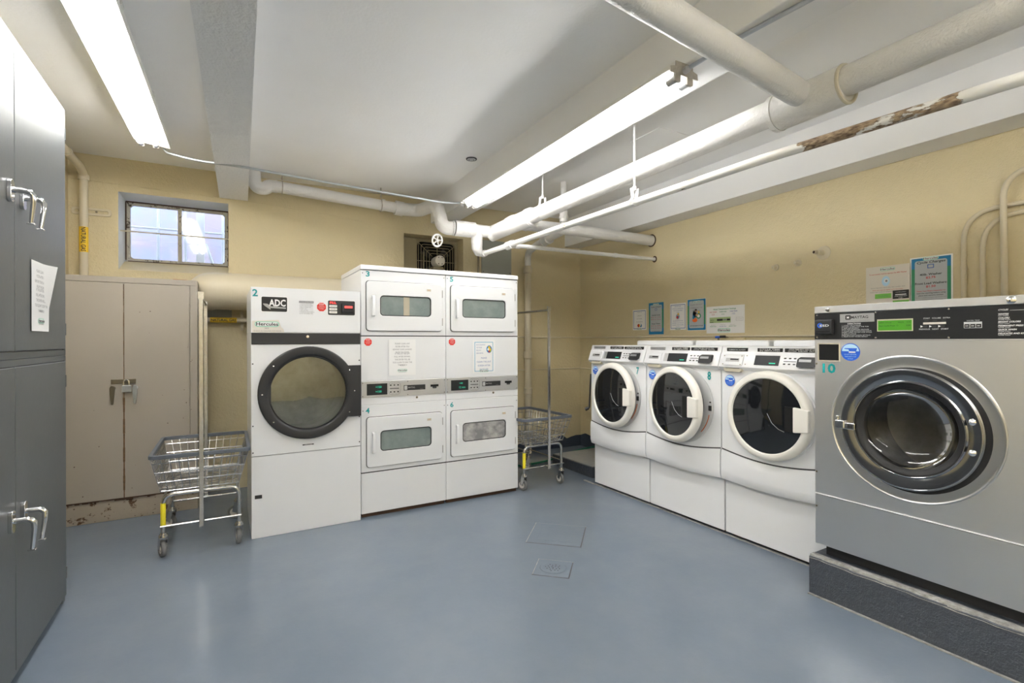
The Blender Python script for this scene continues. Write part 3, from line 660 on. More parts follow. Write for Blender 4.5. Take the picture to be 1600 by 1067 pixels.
# paper sticker with Hercules
flat([(.006, 1.392), (.205, 1.392), (.200, 1.415), (.185, 1.43), (.17, 1.48), (.006, 1.47)], 'paperc', t, name='yellowed_sticker')
hercules(t, .098, 1.449, .150, y=-.0025)
text('2853', .095, 1.417, .010, 'grey', t, y=-.0025); text('FOR SERVICE CALL YOUR LAUNDRY ROOM OPERATOR', .10, 1.400, .007, 'grey', t, y=-.0025, w=.17)
text('2', .008, 1.638, .047, 'teal', t, y=-.0012, align='L', off=.022, w=.033, name='number_sticker')
# instruction print
flat((.300, .396, 1.602, 1.616), 'grey', t, name='label_header'); text('DRYING INSTRUCTIONS', .348, 1.606, .007, 'paper', t, y=-.002, w=.088)
text('1. LOAD CLOTHES EVENLY\n2. CLOSE THE DOOR FIRMLY\n3. SELECT TEMPERATURE\n4. INSERT CARD\n5. PUSH TO START\n6. REMOVE CLOTHES PROMPTLY\nDO NOT DRY RUBBER ITEMS', .302, 1.592, .0065, 'grey', t, w=.10, align='L', lines=1.25)
stop_sign(t, .449, 1.577, .035)
# control plate
flat(rr(.489, .686, 1.518, 1.630, .009, 4), 'paper', t, y=-.0012, name='control_edge')
pl = flat(rr(.493, .682, 1.522, 1.626, .008, 4), 'black', t, y=-.0025, name='control_plate')
text('FILL', .527, 1.603, .016, 'led', pl, y=-.0035, w=.045, off=.01)
for k, s in enumerate(('HIGH TEMP', 'MED TEMP', 'LOW TEMP')):
    flat(rr(.501, .556, 1.578-.022*k, 1.594-.022*k, .003, 2), 'white2', pl, y=-.005, t=.004, name='button'); text(s, .5285, 1.584-.022*k, .005, 'grey', pl, y=-.0055)
b = MB(); b.prism([(-.003, 1.535), (-.020, 1.545), (-.022, 1.568), (-.022, 1.60), (-.003, 1.607)], .588, .672); cr_ = b.build('card_reader', 'black', pl, bevel=.003)
flat((.605, .660, 1.574, 1.588), 'led', cr_, y=-.0235, name='reader_display'); flat((.60, .664, 1.562, 1.565), 'hole', cr_, y=-.0235, name='card_slot')

# ------------------------------------------------------------------ stacked dryers
def stacked(label, origin, nums, windows, disp, leftmost):
    t = thing('stacked_dryer', label, 'dryer', origin, TH); W = .682
    b = MB(); b.box(0, W, .0, .72, .030, .336); b.box(0, W, 0, .72, .342, .846); b.box(0, W, .0, .72, .848, 1.029)
    b.box(0, W, 0, .72, 1.030, 1.368); b.box(0, W, 0, .72, 1.374, 1.868); b.box(.02, W-.02, .03, .70, 0, .04); b.box(.003, W-.003, .004, .71, .03, 1.87)
    b.build('cabinet', 'white', t, bevel=.004)
    MB().prism([(-.008, 1.872), (-.008, 1.900), (-.002, 1.908), (.72, 1.908), (.72, 1.872)], -.001, W+.001).build('top', 'white', t, bevel=.003)
    b = MB()
    for z in (.339, 1.371): b.box(.001, W-.001, .001, .02, z-.004, z+.004)
    b.box(.001, W-.001, .001, .02, 1.867, 1.873); b.build('panel_seam', 'seam', t, smooth=0)
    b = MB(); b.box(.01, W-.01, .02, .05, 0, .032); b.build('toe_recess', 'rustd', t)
    # middle control panel
    pn = MB().box(.003, W-.003, -.005, .004, .904, 1.027).build('control_panel', 'alu', t, bevel=.0015)
    flat((.042, .198, .922, 1.008), 'blackm', pn, y=-.0062, name='display')
    o = [text(s, x, z, h, 'gled', pn, y=-.0075) for s, x, z, h in disp]; join(o, 'display_digits')
    b = MB()
    for i in range(3):
        for j in range(2): b.plate(rr(.218+.029*i, .230+.029*i, .935+.052*j, .944+.052*j, .003, 2), -.0085, -.005)
    b.box(.218, .290, -.0065, -.005, .963, .968); b.build('button', 'black', pn)
    b = MB(); L = rr(.205, .303, .915, 1.018, .035, 4); b.tube([(p[0], -.0055, p[1]) for p in L+L[:1]], .0006, 4); b.build('button_outline', 'seam', pn)
    text('HIGH  MED  LOW', .254, 1.003, .005, 'grey', pn, y=-.0065); text('START  FABRIC', .254, .921, .005, 'grey', pn, y=-.0065)
    flat((.328, .504, .946, .986), 'black', pn, y=-.0065, name='badge'); flat(rr(.332, .356, .950, .982, .005, 2), 'whiteg', pn, y=-.0075, name='badge_mark')
    text('MAYTAG', .362, .961, .013, 'label', pn, y=-.0075, align='L', w=.055, off=.015); text('COMMERCIAL', .473, .952, .004, 'label', pn, y=-.0075, w=.03)
    flat((.548, .616, .964, .982), 'hole', pn, y=-.007, name='card_slot'); flat(rr(.565, .60, .950, .966, .006, 2), 'seam', pn, y=-.0062, name='slot_lip'); text('CARD IN', .582, .990, .005, 'grey', pn, y=-.0065)
    b = MB()
    for x, z in ((.012, .915), (.012, 1.015), (.36, 1.015), (.36, .912), (.668, 1.015), (.668, .915)): b.lathe((x, -.005, z), [(0, .002), (.003, .0015), (.0035, 0)], n=8)
    b.build('panel_screw', 'seam', pn)
    MB().lathe((.437, 0, .886), [(0, .008), (.007, .007), (.009, 0)], n=12).build('lock', 'brass', t)
    b = MB()
    for z in (1.845, .806): b.lathe((.014, 0, z), [(0, .002), (.004, .001)], n=8); b.lathe((W-.014, 0, z), [(0, .002), (.004, .001)], n=8)
    b.build('screw', 'seam', t)
    for (zd, nm, gm, num) in ((1.411, 'upper_door', windows[0], nums[0]), (.378, 'lower_door', windows[1], nums[1])):
        zt = zd+.377; x0, x1 = .040, .645
        MB().plate(rr(x0-.004, x1+.004, zd-.004, zt+.004, .026, 4), -.0004, .002).build('door_gap', 'seam', t, smooth=0)
        wl = (x0+.102, x1-.092, zd+.114, zd+.270)
        b = MB(); b.plate(rr(x0, x1, zd, zt, .024, 5), -.016, -.001, rr(*wl, .028, 5)); dd = b.build(nm, 'white', t, bevel=.004)
        MB().plate(rr(*wl, .028, 5), -.010, -.004, rr(wl[0]+.006, wl[1]-.006, wl[2]+.006, wl[3]-.006, .024, 5)).build('window_seal', 'gasket', dd)
        MB().plate(rr(wl[0]+.002, wl[1]-.002, wl[2]+.002, wl[3]-.002, .026, 5), -.006, -.003).build('door_glass', gm, dd)
        if zd > 1 and leftmost: flat(((wl[0]+wl[1])/2-.02, (wl[0]+wl[1])/2+.028, wl[2]+.006, wl[3]-.004), 'tape', dd, y=-.0068, name='tan_strip')
        hx, hz0, hz1 = .077, zd+.105, zd+.268
        b = MB(); b.prism([(-.016, hz0), (-.044, hz0+.006), (-.046, hz0+.014), (-.046, hz1-.014), (-.040, hz1-.004), (-.016, hz1), (-.016, hz1-.022), (-.034, hz1-.030), (-.034, hz0+.03), (-.016, hz0+.022)], hx, hx+.022)
        b.build('door_handle', 'white', dd, bevel=.003)
        flat((x1-.130, x1-.095, zt-.060, zt-.042), 'crm', dd, y=-.0168, name='small_label'); text('HOT', x1-.112, zt-.054, .006, 'orange', dd, y=-.0175)
        b = MB()
        for z in (zt-.075, zd+.075): b.box(x1-.001, x1+.010, -.010, -.001, z-.03, z+.03)
        b.build('hinge', 'label', dd, bevel=.001)
        text(num, .035, zt+.033, .040, 'teal', t, y=-.0012, align='L', off=.028, w=.030, name='number_sticker')
    stop_sign(t, .053, 1.325, .032)
    return t
U0 = Vector((.776+.012, 3.8307, 0)); ex = Vector((math.cos(TH), math.sin(TH), 0))
stacked('left stacked white dryer with doors numbered 3 and 4', U0, ('3', '4'), ('frost', 'frost'), [('=150', .13, .975, .016), ('=150', .13, .940, .016)], True)
stacked('right stacked white dryer with doors numbered 5 and 6', U0+ex*.684, ('5', '6'), ('frost', 'frost2'), [('=60', .13, .975, .014), ('12 min', .14, .940, .016)], False)
ey = Vector((-math.sin(TH), math.cos(TH), 0))
def on_stack(x, z, off=.0035): return U0+ex*x-ey*off+Vector((0, 0, z))
NOTE1 = 'PLEASE CLEAN LINT\nFILTER AFTER YOU\nREMOVE YOUR LAUNDRY\nFROM THE DRYER.'
NOTE2 = 'IF THE LINT BE LEFT\nFULL AFTER DRYING,\nTHE DRYER WILL BE\nTOO SLOW TO DRY THE\nWASH.'
def lint_note(t, w, h):
    text(NOTE1, 0, h*.36, .0125, 'grey', t, w=w*.72, lines=1.3, y=-.002); text(NOTE2, 0, h*.08, .0125, 'grey', t, w=w*.72, lines=1.3, y=-.002); text('THANK YOU', 0, -h*.23, .011, 'grey', t, w=w*.34, y=-.002)
    hercules(t, 0, -h*.36, w*.36); text('LAUNDRY', 0, -h*.42, .006, 'grey', t, w=w*.3, y=-.002)
t = sheet('paper_notice', 'plain white lint filter notice taped to the left stacked dryer', 'notice', 'F', on_stack(.318, 1.205), .214, .280); lint_note(t, .214, .28)
t = sheet('paper_notice', 'blue bordered lint screen notice taped to the right stacked dryer', 'notice', 'F', on_stack(.684+.345, 1.198), .214, .280)
border(t, .176, .250, .005, 'lbord')
text('AS A COURTESY\nTO YOUR\nFELLOW\nNEIGHBORS...', -.072, .096, .010, 'bord', t, y=-.002, align='L', w=.086, lines=1.7)
text('PLEASE\nCLEAN THE LINT\nSCREEN AFTER\nEACH USE', 0, -.018, .014, 'bord', t, y=-.002, w=.135, lines=1.65)
b = MB(); b.plate(circ(.05, .063, .026, 16, .032), -.0022, -.0014); im = b.build('picture', 'pblue', t, smooth=0)
for x, z, r, m in ((.05, .078, .011, 'yell2'), (.042, .062, .011, 'paper'), (.058, .06, .012, 'yell2'), (.052, .044, .010, 'redi'), (.062, .046, .007, 'lgreen')):
    MB().plate(circ(x, z, r, 12), -.0028, -.0022).build('picture_shape', m, im, smooth=0)
hercules(t, 0, -.121, .085)

# ------------------------------------------------------------------ front load washers
PW = Vector((2.8371, 3.7325, 0)); wx = Vector((math.sin(TH), -math.cos(TH), 0)); wy = Vector((math.cos(TH), math.sin(TH), 0)); RZW = TH-PI/2
def washer(k, num, label, ajar):
    t = thing('front_load_washer', label, 'washer', PW+wx*(.035+.697*k), RZW); W = .690; cx, cz, R = .357, .867, .280
    # pedestal
    b = MB(); b.box(-.002, W-.006, .040, .70, .024, .375); b.build('pedestal', 'white', t, bevel=.003)
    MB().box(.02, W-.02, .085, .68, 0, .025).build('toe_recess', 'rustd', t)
    # cabinet shell
    b = MB(); b.box(0, W, .012, .787, .39, 1.288)
    n = 12; top = []
    b.build('cabinet', 'white', t, bevel=.004)
    # front panel with curved lower edge
    N = 40; seamz = lambda x: .600-.040*math.sin(PI*min(max((x+.02)/(W+.04), 0), 1))
    b = MB(); vs = []; cols = 20
    for i in range(cols+1):
        x = W*i/cols; bul = -.010*math.sin(PI*i/cols)
        vs += [(x, bul, seamz(x)+.003), (x, bul*.6, 1.135), (x, .02, seamz(x)+.003), (x, .02, 1.135)]
    fs = []
    for i in range(cols):
        a = 4*i; c = a+4; fs += [(a, c, c+1, a+1), (a+1, c+1, c+3, a+3), (a, a+2, c+2, c), (a+2, a+3, c+3, c+2)]
    fs += [(0, 1, 3, 2), (4*cols, 4*cols+2, 4*cols+3, 4*cols+1)]
    b.add(vs, fs); b.build('front_panel', 'white', t, bevel=.002)
    b = MB(); vs = []
    rows = 6
    for i in range(cols+1):
        x = W*i/cols; bul = math.sin(PI*i/cols)
        for j in range(rows+1):
            f = j/rows; z = .392+(seamz(x)-.003-.392)*f - (0.012*bul*(1-f)); y = -.012-.016*bul*math.sin(PI*(.25+.6*(1-f)))+(.012 if j == 0 else 0)+(.006 if j == rows else 0)
            vs.append((x, y, z))
        vs += [(x, .03, .392), (x, .03, seamz(x)-.003)]
    fs = []; S = rows+3
    for i in range(cols):
        for j in range(rows): fs.append((i*S+j, (i+1)*S+j, (i+1)*S+j+1, i*S+j+1))
        fs += [(i*S, i*S+rows+1, (i+1)*S+rows+1, (i+1)*S), (i*S+rows, (i+1)*S+rows, (i+1)*S+rows+2, i*S+rows+2)]
    for i in (0, cols): fs.append(tuple(i*S+j for j in [*range(rows+1), rows+2, rows+1]))
    b.add(vs, fs); b.build('lower_panel', 'white', t, bevel=.001, smooth=50)
    b = MB(); vs = []
    for i in range(cols+1): x = .002+(W-.004)*i/cols; vs += [(x, -.002-.008*math.sin(PI*i/cols), seamz(x)-.006), (x, -.002-.008*math.sin(PI*i/cols), seamz(x)+.006)]
    b.add(vs, [(2*i, 2*i+2, 2*i+3, 2*i+1) for i in range(cols)]); b.build('panel_seam', 'seam', t, smooth=0)
    # console
    b = MB(); b.prism([(.05, 1.10), (.0, 1.130), (-.022, 1.140), (-.036, 1.156), (-.032, 1.166), (-.004, 1.243), (.002, 1.250), (.010, 1.284), (.018, 1.290), (.12, 1.290), (.12, 1.10)], -.001, W+.001)
    con = b.build('console', 'white', t, bevel=.002)
    MB().box(.012, W-.012, .55, .785, 1.28, 1.332).build('rear_top', 'white', t, bevel=.018, seg=4)
    tl = math.atan2(.028, .077)    # face slope
    def onface(x0, x1, z0, z1, m, name, th=.002, parent=con, r=.0, off=0):
        """panel lying on the sloping console face; z measured up the face"""
        L = rr(x0, x1, z0, z1, max(r, .0005), 3); c_, s_ = math.cos(tl), math.sin(tl); b = MB(); n = len(L)
        f = lambda u, v, d: (u, -.032+(v-1.166)*s_*1.0-d*c_, 1.166+(v-1.166)*c_-d*s_)
        b.add([f(u, v, off+th) for u, v in L]+[f(u, v, off) for u, v in L], [tuple(range(n-1, -1, -1)), tuple(range(n, 2*n))]+[(i, (i+1) % n, n+(i+1) % n, n+i) for i in range(n)])
        return b.build(name, m, parent, smooth=0)
    onface(.026, .176, 1.170, 1.244, 'white', 'coin_plate', .008, r=.006)
    cs = onface(.052, .150, 1.196, 1.220, 'label', 'slot_plate', .0012, off=.008); onface(.085, .145, 1.208, 1.216, 'hole', 'card_slot', .0008, parent=cs, off=.009)
    if k == 2:
        b = MB()
        for x, z in ((.035, 1.178), (.165, 1.178), (.035, 1.236), (.165, 1.236), (.196, 1.178), (.196, 1.236)): onface(x-.003, x+.003, z-.003, z+.003, 'brass', 'screw', .002, off=.008 if x < .18 else 0)
    else: onface(.200, .238, 1.176, 1.240, 'alu', 'display_trim', .001)
    onface(.238 if k < 2 else .256, .418, 1.176, 1.240, 'blackm', 'display', .0015)
    onface(.355, .395, 1.188, 1.194, 'gled', 'display_digits', .0006, off=.0016)
    for i in range(3):
        for j in range(2): onface(.445+.030*i, .459+.030*i, 1.186+.036*j, 1.193+.036*j, 'black', 'button', .003, r=.002)
    onface(.445, .520, 1.204, 1.208, 'seam', 'button_line', .0005)
    onface(.534, .640, 1.180, 1.236, 'black', 'card_reader', .020, r=.010); onface(.545, .615, 1.214, 1.230, 'label', 'reader_label', .0006, off=.0202)
    # strip of printed labels above
    lb = [(.040, .192, 'COMMERCIAL LAUNDRY'), (.262, .425, 'CYCLE TIME\nIN MINUTES'), (.440, .660, 'CYCLE TIMES MAY VARY BY LOAD\nCOTTONS   PERM PRESS   DELICATES')]
    for x0, x1, s in lb:
        q = flat((x0, x1, 1.2585, 1.281), 'ink' if x0 > .1 or k == 2 else 'label', con, y=.0015, t=.006, name='printed_label')
        text(s, (x0+x1)/2, 1.271 if '\n' in s else 1.265, .007, 'paper' if x0 > .1 or k == 2 else 'grey', q, y=.0008, w=(x1-x0)*.82, off=.01)
    MB().plate([(.03, 1.158), (.175, 1.158), (.172, 1.135), (.155, 1.122), (.05, 1.122), (.033, 1.135)], -.028, .0).build('tray_handle', 'crm', t, bevel=.004)
    flat((.05, .155, 1.146, 1.156), 'hole', t, y=-.0295, name='tray_gap')
    # stickers
    b = MB(); b.plate(circ(.068, 1.063, .037, 32), -.008, -.0074); bm_ = b.build('blue_sticker', 'blue', t, smooth=0)
    flat([(.068+.033*math.cos(math.radians(a)), 1.067+.030*math.sin(math.radians(a))) for a in range(0, 181, 12)], 'bluel', bm_, y=-.0088, t=.0004, name='sticker_sky')
    flat([(.045, 1.080), (.094, 1.080), (.090, 1.066), (.062, 1.066), (.060, 1.075), (.045, 1.076)], 'blue', bm_, y=-.0094, t=.0004, name='sticker_cup')
    flat((.062, .088, 1.060, 1.067), 'paper', bm_, y=-.0094, t=.0004, name='sticker_hand'); text('HIGH EFFICIENCY\nUSE LESS SOAP', .068, 1.048, .006, 'bluel', bm_, y=-.0094, w=.05, lines=1.3)
    if num: text(num, .600, 1.058, .057, 'teal', t, y=-.0065, w=.030, off=.022, name='number_sticker')
    # door opening and back ring
    b = MB(); b.lathe((cx, -.006, cz), [(R-.004, 0), (R+.002, .004), (R+.001, .010), (R-.03, .012), (R-.05, .008), (R-.080, .004)], n=72); b.build('door_surround', 'whiteg' if ajar else 'white', t)
    MB().lathe((cx, -.0045, cz), [(R-.075, .004), (0, .004)], n=48).build('door_recess', 'gasket', t)
    # door hinged on the left
    hx = cx-R+.01; ang = -ajar
    b = MB(); dx_ = cx-hx
    b.lathe((dx_, 0, 0), [(R-.045, -.001), (R-.012, .001), (R-.004, .012), (R-.005, .034), (R-.014, .048), (R-.032, .056), (R-.046, .054), (R-.052, .046)], n=72)
    d = b.build('door', 'white2', t, loc=(hx, -.016, cz), rot=ang)
    MB().lathe((dx_, 0, 0), [(0, .062), (.08, .060), (.15, .056), (R-.050, .046)], n=64).build('door_glass', 'dglass', d)
    # handle: cream block biting into the glass on the right with a dark pull recess
    b = MB(); hz = .074
    L = [(dx_+.178, -hz), (dx_+.268, -hz+.010), (dx_+.268, hz-.010), (dx_+.178, hz)]
    b.plate(L, -.066, -.040); b.build('door_handle', 'white2', d, bevel=.006)
    b = MB(); b.plate([(dx_+.128, -hz), (dx_+.180, -hz), (dx_+.180, hz), (dx_+.128, hz)], -.0625, -.050); b.build('pull_recess', 'hole', d, bevel=.002)
    b = MB(); b.tube([(dx_+.02, -.063, .02), (dx_+.05, -.0625, -.035), (dx_+.09, -.062, -.066), (dx_+.125, -.061, -.078)], .0010, 6); b.build('scratch_highlight', 'whiteg', d)  # thin pale tube paints a highlight onto the door glass
    if ajar:
        b = MB(); b.box(cx+R-.034, cx+R-.010, -.022, -.012, cz-.025, cz+.012); b.box(cx+R-.026, cx+R-.014, -.022, -.012, cz+.030, cz+.040)
        b.build('door_latch', 'black', t, bevel=.003)
        b = MB(); b.tube([(cx+(R-.022)*math.cos(a), -.020, cz+(R-.022)*math.sin(a)) for a in [math.radians(q) for q in range(-12, -48, -4)]], .003, 6); b.build('door_wire', 'copper', t)
    else:
        b = MB(); b.box(cx-R-.002, cx-R+.012, -.022, -.006, cz-.09, cz-.05); b.build('hinge', 'label', t, bevel=.002)
    return t
washer(0, '7', 'white front load washer numbered 7, furthest into the corner', math.radians(3.5))
washer(1, '8', 'white front load washer numbered 8, middle of the row, door ajar', math.radians(8))
washer(2, None, 'white front load washer between number 8 and the steel washer', 0)
# worn strip and dark gap under the row
b = MB(); o = PW+wy*.055; 
b.box(-.0, 2.1, -.016, -.004, 0, .007); tag(b.build('floor_sealant_strip', 'edge', loc=PW+wy*.058+wx*.03, rot=RZW), 'worn pale sealant line along the foot of the washer row', 'strip')
# drain hose hook beside washer 7 and blue valve
b = MB(); b.bend([(2.885, 3.765, 1.02), (2.87, 3.765, .80), (2.865, 3.765, .70), (2.84, 3.79, .69)], .008, .03, 8); b.rod((2.835, 3.79, .685), (2.86, 3.775, .70), .016, 10)
tag(b.build('drain_hose', 'black'), 'black hose hanging on the side of washer 7', 'hose')
t = thing('water_valve', 'blue and black hose valve on the wall behind washer 8', 'valve', (3.735, 3.03, 1.36))
MB().rod((0, .03, 0), (0, -.02, 0), .010, 10).build('blue_handle', 'blue', t, bevel=.002); MB().box(-.012, .012, -.07, -.02, -.008, .014).build('valve_body', 'black', t, bevel=.004)
b = MB(); b.rod((0, -.05, 0), (.064, -.05, 0), .007, 8); b.rod((0, 0, 0), (0, 0, -.03), .008, 8); b.build('valve_stem', 'brass', t)
tag(MB().box(XR-.03, XR-.001, 2.80, 2.99, 1.28, 1.355).build('cable_box', 'wall', bevel=.004), 'cream painted box on the wall under the conduit behind washer 8', 'box')

# ------------------------------------------------------------------ big stainless washer
P10 = Vector((2.70*math.cos(TH)-1.5*math.sin(TH), 2.70*math.sin(TH)+1.5*math.cos(TH), 0))
t = thing('steel_washer', 'large stainless steel washer numbered 10 on the dark plinth', 'washer', P10, RZW)
X0, X1 = .014, .872; cx, cz = .430, .925
b = MB(); b.plate(rr(X0, X1, .529, 1.330, .003, 11), 0, .01, circ(cx, cz, .262, 48)); b.box(X0, X0+.006, .01, .86, .529, 1.33); b.box(X1-.006, X1, .01, .86, .529, 1.33); b.box(X0, X1, .85, .86, .26, 1.5)
b.box(X0, X1, .002, .86, .262, .523); b.box(X0+.004, X1-.004, .004, .86, .515, .535) ; b.box(X0, X1, .008, .86, 1.332, 1.47)
b.build('cabinet', 'steel', t, bevel=.002)
MB().box(X0+.03, X1-.03, .05, .82, .20, .264).build('base_frame', 'black', t)
MB().box(X0, X1, -.006, .86, 1.470, 1.506).build('top', 'alu', t, bevel=.003)
flat((X0+.002, X1-.002, .521, .530), 'seam', t, y=.0005, t=.003, name='panel_seam')
flat((X0, X1, .5245, .5295), 'white', t, y=-.004, t=.004, name='panel_lip')
flat((X0, X1, 1.3265, 1.3335), 'alu', t, y=-.004, t=.006, name='control_lip')
cp = MB().box(X0, X1, -.003, .008, 1.334, 1.469).build('control_panel', 'blackm', t, bevel=.001)
MB().lathe((cx, 0, cz), [(.336, 0), (.334, .0035), (.330, .0045), (.326, .002), (.322, .0012), (.29, .0012)], n=96).build('embossed_ring', 'steelr', t)
MB().lathe((cx+.006, -.0005, cz-.004), [(.284, .0015), (.255, .0015)], n=96).build('door_gap', 'gasket', t)  # black offset ring paints the shadow crescent behind the raised door
b = MB(); b.lathe((cx, 0, cz), [(.268, .004), (.274, .018), (.274, .030), (.270, .036), (.262, .037), (.220, .026), (.216, .030), (.212, .029), (.211, .018)], n=96); dr = b.build('door', 'dchrome', t)
b = MB(); b.ring((cx, -.032, cz), .2135, .0022, (0, 1, 0), 96, 6); b.ring((cx, -.036, cz), .267, .0020, (0, 1, 0), 96, 6); b.build('polished_rim', 'chrome', dr)
MB().lathe((cx, 0, cz), [(.213, .020), (.205, .021), (.188, .012), (.182, .004), (.178, -.02)], n=80).build('door_seal', 'gasket', dr)
MB().lathe((cx, 0, cz), [(0, -.060), (.08, -.054), (.14, -.036), (.168, -.016), (.184, .006)], n=64).build('door_glass', 'wgl', dr)
MB().lathe((cx, .06, cz), [(.262, .055), (.24, .02), (.215, -.01), (.26, -.03), (.265, -.36), (.2, -.38), (0, -.38)], n=64).build('drum', 'drum', t)
b = MB()
for k in range(3):
    a = 2*PI*k/3+.5; p = Vector((cx+.235*math.cos(a), .12, cz+.235*math.sin(a))); q = p+Vector((0, .28, 0)); c_ = Vector((cx-p.x, 0, cz-p.z)).normalized()*.05
    s_ = Vector((-math.sin(a), 0, math.cos(a)))*.04
    b.add([p-s_, p+s_, p+c_, q-s_, q+s_, q+c_], [(0,1,2), (3,5,4), (0,2,5,3), (1,4,5,2), (0,3,4,1)])
b.build('drum_lifter', 'drum', t)
b = MB(); b.box(.143, .185, -.062, -.030, cz-.030, cz+.008); b.box(.178, .232, -.056, -.034, cz-.032, cz+.000); b.rod((.150, -.046, cz+.008), (.150, -.046, cz+.022), .007, 10); b.lathe((.150, -.046, cz+.022), [(0, .01), (.009, .006), (.009, 0)], (0, 0, 1), 10)
b.build('latch_handle', 'chrome', dr, bevel=.003)
b = MB(); b.box(.200, .222, -.058, -.054, cz-.024, cz-.008); b.build('latch_slot', 'gasket', dr)
b = MB()
for z in (.991, .864): b.lathe((.665, -.034, z), [(.014, 0), (.013, .006), (.008, .011), (0, .013)], n=16)
b.build('door_bolt', 'chrome', dr)
# control panel content
b = MB()
for x, z in ((.028, 1.460), (.028, 1.345), (.300, 1.462), (.300, 1.342), (.577, 1.463), (.577, 1.340)): b.lathe((x, -.003, z), [(0, .003), (.004, .0025), (.005, 0)], n=10)
b.build('screw', 'chrome', cp)
b = MB(); b.lathe((.084, -.006, 1.487), [(.011, 0), (.011, .004), (.009, .008), (.004, .009)], n=16); b.lathe((.775, -.006, 1.487), [(.016, 0), (.016, .004), (.013, .006), (0, .007)], n=20); b.build('top_fastener', 'chrome', t)
b = MB(); b.prism([(-.003, 1.357), (-.026, 1.362), (-.030, 1.372), (-.030, 1.428), (-.024, 1.436), (-.003, 1.438)], .028, .112); br = b.build('card_box', 'black', cp, bevel=.003)
flat((.036, .104, 1.373, 1.376), 'hole', br, y=-.031, name='card_slot'); MB().plate(circ(.056, 1.406, .013, 16), -.0312, -.030, circ(.056, 1.406, .007, 16)).build('card_logo', 'blue', br, smooth=0)
text('ESD', .078, 1.400, .011, 'paper', br, y=-.0315, w=.045, off=.015)
pl = flat((.140, .294, 1.419, 1.461), 'label', cp, y=-.004, name='badge'); flat(rr(.166, .190, 1.432, 1.454, .003, 2), 'ink', pl, y=-.0048, name='badge_mark')
text('M', .178, 1.437, .012, 'paper', pl, y=-.0054, off=.02); text('MAYTAG', .230, 1.437, .013, 'ink', pl, y=-.0048, w=.076, off=.015); text('COMMERCIAL LAUNDRY', .215, 1.4235, .005, 'grey', pl, y=-.0048, w=.12)
text('DIRECTIONS', .205, 1.409, .006, 'paper', cp, y=-.0038, w=.06, off=.02)
text('1. LOAD THE WASHER\nDO NOT OVERLOAD THE TUB\n2. ADD DETERGENT\nINTO THE DISPENSER DRAWER\n3. CLOSE AND LATCH THE DOOR\nINSERT CARD TO PAY FOR CYCLE\n4. SELECT CYCLE\nPRESS BUTTON UNDER SETTING\n5. PRESS START WHEN READY', .148, 1.401, .0048, 'whiteg', cp, y=-.0038, align='L', w=.135, lines=1.05, off=.01)
flat((.306, .449, 1.371, 1.428), 'crm', cp, y=-.0045, name='display_frame'); ld = flat((.310, .445, 1.375, 1.422), 'lcd', cp, y=-.0052, name='display')
text('NEW CYCLE          PRICE    2.75', .3775, 1.409, .0055, 'ink', ld, y=-.006, w=.125); text('Start Cycle-Press  O            0.00', .3775, 1.394, .0065, 'ink', ld, y=-.006, w=.125)
text('START   VOLUME   EXTRA', .535, 1.423, .006, 'whiteg', cp, y=-.0038, w=.095, off=.015); flat((.487, .568, 1.399, 1.408), 'paperc', cp, y=-.0042, name='button_bar')
b = MB()
for i in range(3):
    b.add([(.477+.032*i, -.0042, 1.385), (.477+.032*i, -.0042, 1.395), (.486+.032*i, -.0042, 1.390), (.477+.032*i, -.0032, 1.385), (.477+.032*i, -.0032, 1.395), (.486+.032*i, -.0032, 1.390)], [(0,1,2), (5,4,3), (0,3,4,1), (1,4,5,2), (2,5,3,0)])
b.build('arrow_mark', 'paper', cp, smooth=0)
b = MB()
for i in range(3): b.plate(rr(.488+.031*i, .502+.031*i, 1.386, 1.394, .002, 2), -.005, -.003); b.plate(rr(.490+.031*i, .506+.031*i, 1.412, 1.418, .002, 2), -.005, -.003)
b.build('button', 'seam', cp); text('PREVIOUS   NEXT   START', .524, 1.375, .006, 'whiteg', cp, y=-.0038, w=.105, off=.015)
flat((.628, .686, 1.379, 1.405), 'whiteg', cp, y=-.0042, name='temperature_frame')
for i in range(3): q = flat((.630+.0188*i, .6465+.0188*i, 1.381, 1.396), 'ink', cp, y=-.0048, name='temperature_button'); text('00', .638+.0188*i, 1.386, .005, 'paper', q, y=-.0054, w=.009)
text('WATER TEMP', .658, 1.408, .005, 'whiteg', cp, y=-.0038, w=.042)
flat((.770, .868, 1.4465, 1.4475), 'whiteg', cp, y=-.0038, t=.0006, name='heading_line')
for i, (a_, b_) in enumerate((('CYCLES', ''), ('WHITES', 'HOT WASH'), ('COLORS', 'WARM WASH'), ('BRIGHT COLORS', 'COLD WASH'), ('PERMANENT PRESS', 'WARM WASH'), ('QUICK WASH', 'WARM WASH'), ('DELICATES AND KNITS', 'WARM WASH'))):
    z = 1.4455-.0155*i if i else 1.447
    text(a_, .735, z, .0062, 'paper', cp, y=-.0038, align='L', off=.02, shear=.2); 
    if b_: text(b_, .735, z-.0058, .0042, 'whiteg', cp, y=-.0038, align='L', off=.01)
MB().plate(rr(.030, .140, 1.221, 1.315, .003, 2), -.004, .0, rr(.036, .134, 1.227, 1.309, .002, 2)).build('hopper_frame', 'crm', t)
flat((.035, .135, 1.226, 1.310), 'hole', t, y=-.001, name='hopper_window')
b = MB(); b.plate(circ(.187, 1.271, .044, 32), -.001, -.0004); bs = b.build('blue_sticker', 'blue', t, smooth=0)
flat([(.187+.039*math.cos(math.radians(a)), 1.275+.036*math.sin(math.radians(a))) for a in range(0, 181, 12)], 'bluel', bs, y=-.0018, t=.0004, name='sticker_sky')
flat([(.160, 1.290), (.218, 1.290), (.213, 1.274), (.182, 1.274), (.179, 1.284), (.160, 1.286)], 'blue', bs, y=-.0024, t=.0004, name='sticker_cup')
